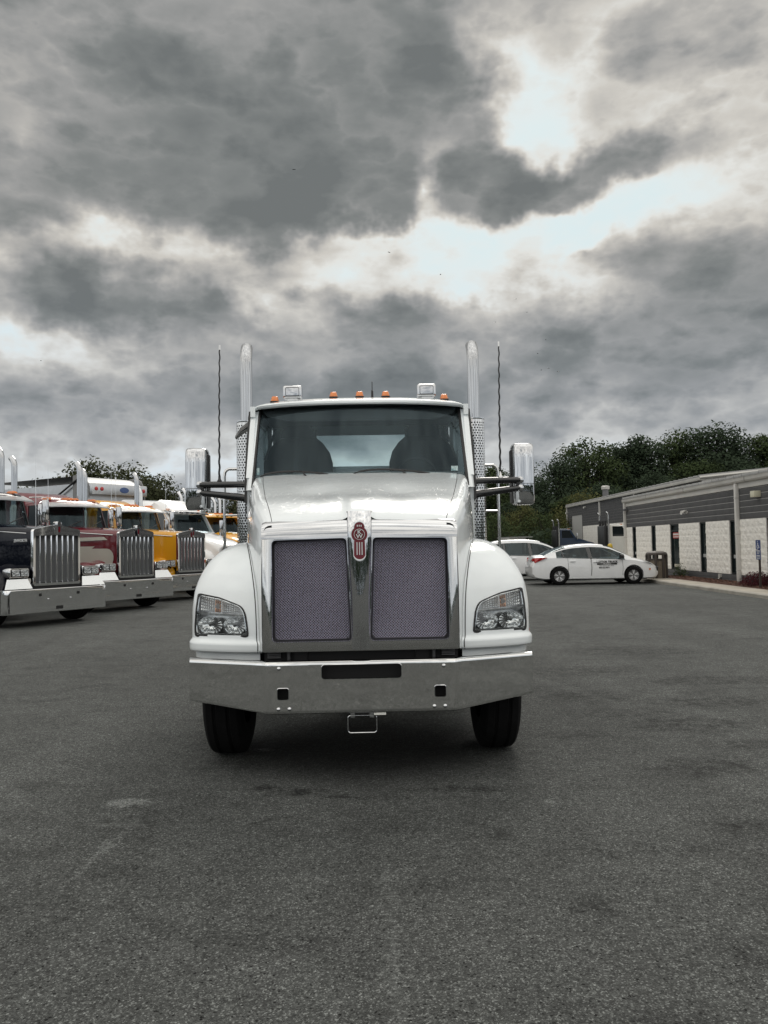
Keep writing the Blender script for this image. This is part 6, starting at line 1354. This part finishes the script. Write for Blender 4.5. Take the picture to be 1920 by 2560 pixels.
# ---- things in front of the building
bin_ = thing('litter_bin', 'brown stone-panel litter bin beside the office door', 'bin', (10.42, 30.75, 0.05))
def oct_(r, z): return [(r*cos(radians(45*k + 22.5)), r*sin(radians(45*k + 22.5)), z) for k in range(8)]
brown = pbr('bin_brown', (0.045, 0.036, 0.030), 0.6)
MB().loft([oct_(0.33, 0.02), oct_(0.33, 0.74)]).build('bin_core', pbr('bin_dark', (0.01, 0.01, 0.01), 0.8), bin_, smooth=False)
agg = pbr('bin_aggregate', (0.15, 0.125, 0.095), 0.9, bump=(120, 0.8, 0.01), vary=(90, 0.5))
for k in range(8):
    a0, a1 = radians(45*k + 22.5), radians(45*(k+1) + 22.5); p, q = Vector((cos(a0), sin(a0), 0)), Vector((cos(a1), sin(a1), 0)); u_ = (q - p)
    A, Bq = p + u_*0.12, p + u_*0.88
    MB().hexa([tuple(A*0.352 + Vector((0, 0, 0.04))), tuple(Bq*0.352 + Vector((0, 0, 0.04))), tuple(Bq*0.352 + Vector((0, 0, 0.74))), tuple(A*0.352 + Vector((0, 0, 0.74)))], [tuple(A*0.33 + Vector((0, 0, 0.04))), tuple(Bq*0.33 + Vector((0, 0, 0.04))), tuple(Bq*0.33 + Vector((0, 0, 0.74))), tuple(A*0.33 + Vector((0, 0, 0.74)))]).build('stone_panel', agg, bin_, smooth=False)
    pp = p*0.36; MB().box(pp.x - 0.04, pp.x + 0.04, pp.y - 0.04, pp.y + 0.04, 0.0, 0.96).build('corner_post', brown, bin_, bevel=0.01)
MB().loft([oct_(0.385, 0.745), oct_(0.385, 0.80)]).build('rim', brown, bin_, smooth=False)
MB().loft([oct_(0.39, 0.94), oct_(0.40, 0.98), oct_(0.36, 1.04), oct_(0.22, 1.09), oct_(0.02, 1.10)]).build('lid', brown, bin_, smooth=False)
hs = thing('accessible_parking_sign', 'blue accessible parking sign on a brown post by the mulch bed', 'sign', (10.94, 23.4, 0.1))
MB().box(-0.025, 0.025, -0.025, 0.025, 0.0, 1.40).build('post', pbr('post_brown', (0.035, 0.025, 0.02), 0.7), hs)
sign_blue = pbr('sign_blue', (0.018, 0.045, 0.16), 0.4); sign_white = pbr('sign_white', (0.65, 0.66, 0.67), 0.4)
def sm(y, z): return Matrix.Translation((-0.036, y, z)) @ Matrix.Rotation(-pi/2, 4, 'Z') @ Matrix.Rotation(pi/2, 4, 'X')
for z0, z1 in ((1.14, 1.42), (0.845, 1.13)):
    pn = MB().prism(rrect(-0.152, 0.152, z0, z1, 0.02), -0.028, -0.032, lambda u, v, w: (w, u, v)).build('panel', sign_blue, hs)
for t, z, sz in (('PARKING', 1.095, 0.055), ('ONLY', 1.03, 0.065), ('RESERVED', 0.955, 0.05), ('VAN ACC', 0.885, 0.05)): text_mesh(t, sz, sign_white, 'lettering', hs, sm(0, z), 0.001, 0.0015, 0.95)
m = MB(); Rw = lambda y, z: (-0.0355, -y, z)
m.tube([Rw(0.052*cos(radians(a)) - 0.008, 1.225 + 0.052*sin(radians(a))) for a in range(-230, 41, 15)], 0.0075, 6)
m.tube([Rw(-0.018, 1.345), Rw(-0.012, 1.262), Rw(0.035, 1.258), Rw(0.062, 1.195), Rw(0.082, 1.20)], 0.0085, 6); m.tube([Rw(-0.014, 1.305), Rw(0.032, 1.302)], 0.007, 6)
m.lathe([(0.001, -0.004), (0.018, -0.003), (0.018, 0.0)], (-0.034, 0.020, 1.378), 'x', 12)
m.build('wheelchair_symbol', sign_white, hs)
MB().box(-0.034, -0.0325, -0.14, 0.14, 0.918, 0.923).build('sign_rule', sign_white, hs)
bl = thing('bollard', 'yellow bollard between the sedan and the building corner', 'bollard', (11.6, 41.2, 0))
MB().lathe([(0.001, 0.0), (0.13, 0.0), (0.13, 1.28), (0.115, 1.36), (0.07, 1.41), (0.001, 1.43)], (0, 0, 0), 'z', 16).build('pipe', pbr('bollard_yellow', (0.55, 0.38, 0.035), 0.5, vary=(4, 0.1)), bl, ang=50)
MB().lathe([(0.135, 0.85), (0.137, 0.86), (0.137, 0.98), (0.135, 0.99)], (0, 0, 0), 'z', 16).build('band', fascia_m, bl)
# ================================================================ trees and shrubs
def leaf_mat(name, col, spread=0.2):
    m, nt, p, out = _new(name); N, L = nt.nodes, nt.links
    g = N.new('ShaderNodeNewGeometry'); r = N.new('ShaderNodeMapRange'); r.inputs['To Min'].default_value = 1 - spread; r.inputs['To Max'].default_value = 1 + spread
    L.new(g.outputs['Random Per Island'], r.inputs[0])
    v = N.new('ShaderNodeVectorMath'); v.operation = 'SCALE'; v.inputs[0].default_value = col; L.new(r.outputs[0], v.inputs['Scale'])
    d = N.new('ShaderNodeBsdfDiffuse'); t = N.new('ShaderNodeBsdfTranslucent'); L.new(v.outputs[0], d.inputs[0]); L.new(v.outputs[0], t.inputs[0])
    mx = N.new('ShaderNodeMixShader'); mx.inputs[0].default_value = 0.30; L.new(d.outputs[0], mx.inputs[1]); L.new(t.outputs[0], mx.inputs[2])
    N.remove(p); L.new(mx.outputs[0], out.inputs[0]); MATS[name] = m
    return m
bark_m = pbr('tree_bark', (0.05, 0.042, 0.035), 0.9, bump=(12, 0.6, 0.05), vary=(3, 0.25))
leaf_dark = leaf_mat('leaf_dark', (0.052, 0.072, 0.046)); leaf_mid = leaf_mat('leaf_mid', (0.060, 0.082, 0.038)); leaf_olive = leaf_mat('leaf_olive', (0.10, 0.105, 0.045)); leaf_left = leaf_mat('leaf_left', (0.068, 0.076, 0.042)); leaf_red = leaf_mat('leaf_red', (0.075, 0.026, 0.030))
def tree_meshes(seed, H, W, nleaf, lsize, base=0.18, shape=1.0, clumps=26):
    """crown of leaf-sized faces gathered in clumps round limb ends, trunk with limbs"""
    r = random.Random(seed); tr = MB(); tr.tube([(0, 0, -0.3), (0.05*H*0.1, 0, H*0.25), (r.uniform(-.02, .02)*H, r.uniform(-.02, .02)*H, H*0.55), (r.uniform(-.03, .03)*H, 0, H*0.86)], [H*0.028, H*0.022, H*0.014, H*0.004], 8)
    cl = []
    for k in range(clumps):
        t = (k + 0.5)/clumps; z = lerp(base*H, H*0.97, t**0.85)
        prof = sin(pi*min(1, ((z/H - base)/(1 - base))**0.75*0.92 + 0.06))**0.7 * shape
        a = k*2.399 + r.uniform(-.5, .5); rad = W*0.5*prof*r.uniform(0.35, 0.95)
        c = Vector((cos(a)*rad, sin(a)*rad, z + r.uniform(-.03, .03)*H)); s = W*r.uniform(0.16, 0.28)*(0.6 + 0.5*prof)
        cl.append((c, s))
        tr.tube([(0, 0, max(0.12*H, z - 0.22*H)), tuple(c*0.5 + Vector((0, 0, (z - 0.10*H)*0.5))), tuple(c)], [H*0.008, H*0.005, H*0.0015], 5)
    tot = sum(s*s for c, s in cl); vs = []; fs = []; nr = []
    for c, s in cl:
        n = int(nleaf*s*s/tot)
        for _ in range(n):
            d = Vector((r.gauss(0, 1), r.gauss(0, 1), r.gauss(0, 1))); d.normalize()
            rr = s*(r.random()**0.45)*r.uniform(0.85, 1.12); p = c + Vector((d.x, d.y, d.z*0.8))*rr
            nrm = (d + Vector((r.gauss(0, .7), r.gauss(0, .7), r.gauss(0.4, .7)))).normalized()
            a = nrm.orthogonal().normalized(); a = (Matrix.Rotation(r.uniform(0, 2*pi), 3, nrm) @ a); b = nrm.cross(a)
            l = lsize*r.uniform(0.6, 1.35); o = len(vs)
            vs += [tuple(p - a*l), tuple(p - b*l*0.55 + nrm*l*0.12), tuple(p + a*l), tuple(p + b*l*0.55 + nrm*l*0.12)]; fs.append((o, o+1, o+2, o+3)); ns = (d*0.8 + p.normalized()*0.25 + nrm*0.35 + Vector((0, 0, 0.25))).normalized(); nr += [tuple(ns)]*4
    cm = bpy.data.meshes.new('crown'); cm.from_pydata(vs, [], fs); cm.update(); cm.shade_smooth(); cm.normals_split_custom_set_from_vertices(nr)
    return tr.mesh('trunk', ang=60), cm
def place_tree(tm, mat, loc, h, rz, label, group, name='tree', wk=1.0):
    T = thing(name, label, 'tree', loc, rz, group)
    for nm, me, mt in (('trunk', tm[0], bark_m), ('crown', tm[1], mat)):
        o = bpy.data.objects.new(nm, me); COL.objects.link(o); o.parent = T
        if not me.materials: me.materials.append(mt)
        o.scale = (h*wk, h*wk, h)
        o.material_slots[0].link = 'OBJECT'; o.material_slots[0].material = mt
    return T
V = [tree_meshes(11 + k, 1.0, (0.72, 0.60, 0.80, 0.66)[k], 14000, 0.0125, (0.12, 0.16, 0.10, 0.2)[k], 1.0, (30, 26, 34, 28)[k]) for k in range(4)]
VB = [tree_meshes(31 + k, 1.0, (1.15, 0.95)[k], 3600, 0.022, 0.02, 1.0, 22) for k in range(2)]
VL = [tree_meshes(51 + k, 1.0, (0.95, 0.85)[k], 9000, 0.0165, 0.2, 1.0, 26) for k in range(2)]
# wood behind the buildings: (px, top py, depth, variant, width factor)
RIGHT = [(1245, 1170, 88, 1, 1.0, 'narrow dark tree showing between the right stack and mirror'), (1330, 1195, 92, 0, 1.1, 'dark tree just left of the wood, behind the right mirror'),
    (1400, 1150, 95, 2, 1.0, 'broad dark tree rising at the left shoulder of the wood'), (1470, 1108, 98, 0, 1.0, 'tall dark tree left of the first high crown in the wood'), (1545, 1118, 100, 3, 0.95, 'dark tree between two tall crowns above the workshop roof'),
    (1610, 1096, 98, 1, 1.05, 'tall dark tree over the middle of the workshop roof'), (1690, 1092, 101, 2, 0.9, 'dense dark tree left of the gap in the treetops'), (1790, 1072, 99, 3, 1.1, 'tallest dark tree in the wood, above the roof ridge'),
    (1868, 1108, 102, 0, 0.9, 'dark tree right of the tallest crown in the wood'), (1935, 1090, 100, 1, 1.1, 'dark tree cut by the right edge of the picture'), (1515, 1215, 90, 2, 1.1, 'lower dark tree in front of the wood above the vent pipe'), (1640, 1190, 92, 0, 1.2, 'lower dark tree filling the wood behind the workshop roof'), (1750, 1160, 94, 3, 1.2, 'lower dark tree behind the office roof ridge'), (1850, 1160, 94, 2, 1.2, 'lower dark tree above the right end of the office roof'), (1290, 1255, 84, 3, 1.2, 'lower dark tree behind the right whip antenna foot'), (1420, 1245, 86, 1, 1.3, 'lower dark tree above the left end of the workshop')]
for i, (px, py, Y, v, wk, lab) in enumerate(RIGHT):
    h = 1.58 + (1361 - 0.0175*(px - 960) - py)/2000.0*Y
    place_tree(V[v], leaf_dark if i % 3 else leaf_mid, ((px - 960)/2000.0*Y, Y, 0), h, i*1.3, lab, 'dark trees of the wood', wk=wk*1.15)
LOW = [(1240, 1290, 66, 0, leaf_mid, 'green bush tree beside the right hand rail'), (1300, 1268, 72, 1, leaf_olive, 'olive bush below the right mirror'), (1350, 1285, 70, 0, leaf_mid, 'green bush left of the workshop corner'), (1398, 1292, 74, 1, leaf_olive, 'yellowish bush beside the workshop corner'), (1462, 1232, 78, 0, leaf_olive, 'pale green tree rising over the workshop roof corner'), (1195, 1300, 68, 1, leaf_mid, 'green bush seen behind the right heat shield'), (1140, 1300, 75, 0, leaf_mid, 'green bush hidden mostly by the front truck')]
for i, (px, py, Y, v, mt, lab) in enumerate(LOW[:-1]):
    h = 1.58 + (1361 - 0.0175*(px - 960) - py)/2000.0*Y
    place_tree(VB[v], mt, ((px - 960)/2000.0*Y, Y, 0), h, i*0.9, lab, 'bushes before the wood', 'bush')
LEFT = [(125, 1215, 58, 0, 'small leafy tree left of the tipper body'), (225, 1160, 60, 1, 'tall leafy tree behind the maroon truck stack'), (305, 1178, 62, 0, 'leafy tree above the tipper body'), (375, 1192, 60, 1, 'leafy tree right of the tipper body'), (425, 1245, 64, 0, 'low leafy tree left of the left mirror'), (580, 1246, 66, 1, 'low leafy tree between the left mirror and stack')]
for i, (px, py, Y, v, lab) in enumerate(LEFT):
    h = 1.58 + (1361 - 0.0175*(px - 960) - py)/2000.0*Y
    place_tree(VL[v], leaf_left, ((px - 960)/2000.0*Y, Y, 0), h, i*1.7, lab, 'leafy trees behind the row of trucks')
# undergrowth and wood floor: one mass nobody could count
r = random.Random(5); vs = []; fs = []
def leafpatch(n, xr, yr, zr, l0):
    for _ in range(n):
        x, y = r.uniform(*xr), r.uniform(*yr); z = r.uniform(0, 1)**0.8*zr(x, y)
        nrm = Vector((r.gauss(0, .6), r.gauss(-0.5, .6), r.gauss(0.5, .6))).normalized(); a = nrm.orthogonal().normalized(); b = nrm.cross(a); l = l0*r.uniform(.6, 1.4); p = Vector((x, y, z)); o = len(vs)
        vs.extend([tuple(p - a*l), tuple(p - b*l*.6), tuple(p + a*l), tuple(p + b*l*.6)]); fs.append((o, o+1, o+2, o+3))
leafpatch(16000, (8, 62), (87, 112), lambda x, y: 6.5 + 2*noise.noise((x*.15, y*.15, 0)), 0.33)
leafpatch(4000, (6, 15.5), (66, 82), lambda x, y: 2.6 + 1.2*noise.noise((x*.3, y*.3, 3)), 0.20)
leafpatch(5000, (-34, -8), (62, 72), lambda x, y: 3.0 + 1.2*noise.noise((x*.3, y*.3, 3)), 0.22)
me = bpy.data.meshes.new('undergrowth'); me.from_pydata(vs, [], fs); me.materials.append(leaf_dark)
o = bpy.data.objects.new('undergrowth', me); COL.objects.link(o); tag(o, 'dark undergrowth filling the wood', 'undergrowth', kind='stuff')
# far wood behind the camera, seen only in the chrome
vs, fs = [], []
leafpatch(9000, (-110, 20), (118, 132), lambda x, y: 6.0 + 2.2*noise.noise((x*.08, 5, 2)), 0.5)
leafpatch(2500, (60, 90), (90, 112), lambda x, y: 9.0 + 3*noise.noise((x*.1, 5, 2)), 0.5)
leafpatch(9000, (-75, 75), (-62, -50), lambda x, y: 3.6 + 1.6*noise.noise((x*.10, 7, 0)), 0.5)
leafpatch(5000, (-62, -50), (-45, 60), lambda x, y: 4.5 + 2.0*noise.noise((y*.10, 3, 0)), 0.5)
leafpatch(4000, (50, 60), (-45, 10), lambda x, y: 4.5 + 2.0*noise.noise((y*.10, 9, 0)), 0.5)
me = bpy.data.meshes.new('far_wood'); me.from_pydata(vs, [], fs); me.materials.append(leaf_dark)
o = bpy.data.objects.new('far_wood', me); COL.objects.link(o); tag(o, 'far belt of dark trees all round the lot', 'wood', kind='stuff')
# shrub in the mulch bed and weeds by the door
def shrub(name, loc, W, H, n, l, mat, label):
    rr = random.Random(9); v2, f2 = [], []
    for _ in range(n):
        d = Vector((rr.gauss(0, 1), rr.gauss(0, 1), abs(rr.gauss(0, 1)))).normalized(); k = rr.random()**0.4
        p = Vector((d.x*W*k, d.y*W*1.3*k, 0.04 + d.z*H*k)); nn = (d + Vector((rr.gauss(0, .6), rr.gauss(0, .6), rr.gauss(.3, .6)))).normalized(); a = nn.orthogonal().normalized(); b = nn.cross(a); q = l*rr.uniform(.6, 1.4); o_ = len(v2)
        v2 += [tuple(p - a*q), tuple(p - b*q*.5), tuple(p + a*q), tuple(p + b*q*.5)]; f2.append((o_, o_+1, o_+2, o_+3))
    T = thing(name, label, 'shrub', loc)
    me = bpy.data.meshes.new('foliage'); me.from_pydata(v2, [], f2); me.materials.append(mat); o = bpy.data.objects.new('foliage', me); COL.objects.link(o); o.parent = T
    m = MB()
    for k in range(9): a = k*0.7; m.tube([(0, 0, -0.02), (cos(a)*W*.5, sin(a)*W*.6, H*.6)], [0.012, 0.004], 4)
    m.build('stem', bark_m, T)
shrub('shrub', (11.28, 24.3, 0.12), 0.52, 0.42, 1800, 0.03, leaf_red, 'dark red shrub at the foot of the downspout')
shrub('weed_clump', (11.45, 31.1, 0.08), 0.30, 0.55, 500, 0.03, leaf_mid, 'green weeds by the office door')
# birds
BIRD_LABELS = ['dark bird over the middle of the great dark cloud', 'bird just below the small round cloud', 'bird low in the bright opening', 'bird above the right cloud bank', 'second bird below the bright rim on the right', 'bird over the right whip antenna', 'leftmost bird of the low flock on the right', 'middle bird of the low flock on the right', 'rightmost bird of the low flock on the right', 'bird just above the low flock', 'lone bird at the far left', 'bird near the right stack top']
for i, (px, py) in enumerate(((746, 407), (985, 621), (1114, 678), (1303, 741), (1330, 775), (1376, 845), (1362, 922), (1380, 918), (1405, 926), (1355, 880), (102, 898), (1250, 800))):
    Y = 120.0; u = (px - 960)/2000*Y; z = 1.58 + (1361 - 0.0175*(px - 960) - py)/2000*Y
    b = MB(); w = 0.17 if i < 3 else 0.12
    b.add([(0, -0.1, 0), (0, 0.12, 0), (w, 0.02, 0.05), (w*1.9, 0.06, 0.0), (-w, 0.02, 0.06), (-w*1.9, 0.06, 0.01), (0, 0, -0.04), (0, 0.02, 0.05)], [(0, 6, 1), (0, 7, 1), (0, 1, 2), (1, 2, 3), (0, 1, 4), (1, 4, 5), (0, 2, 7), (0, 4, 7)])
    o = b.build('bird', black_plastic, smooth=False); o.location = (u, Y, z); o.rotation_euler = (0, 0, i*0.8)
    tag(o, BIRD_LABELS[i], 'bird', 'birds in the sky')
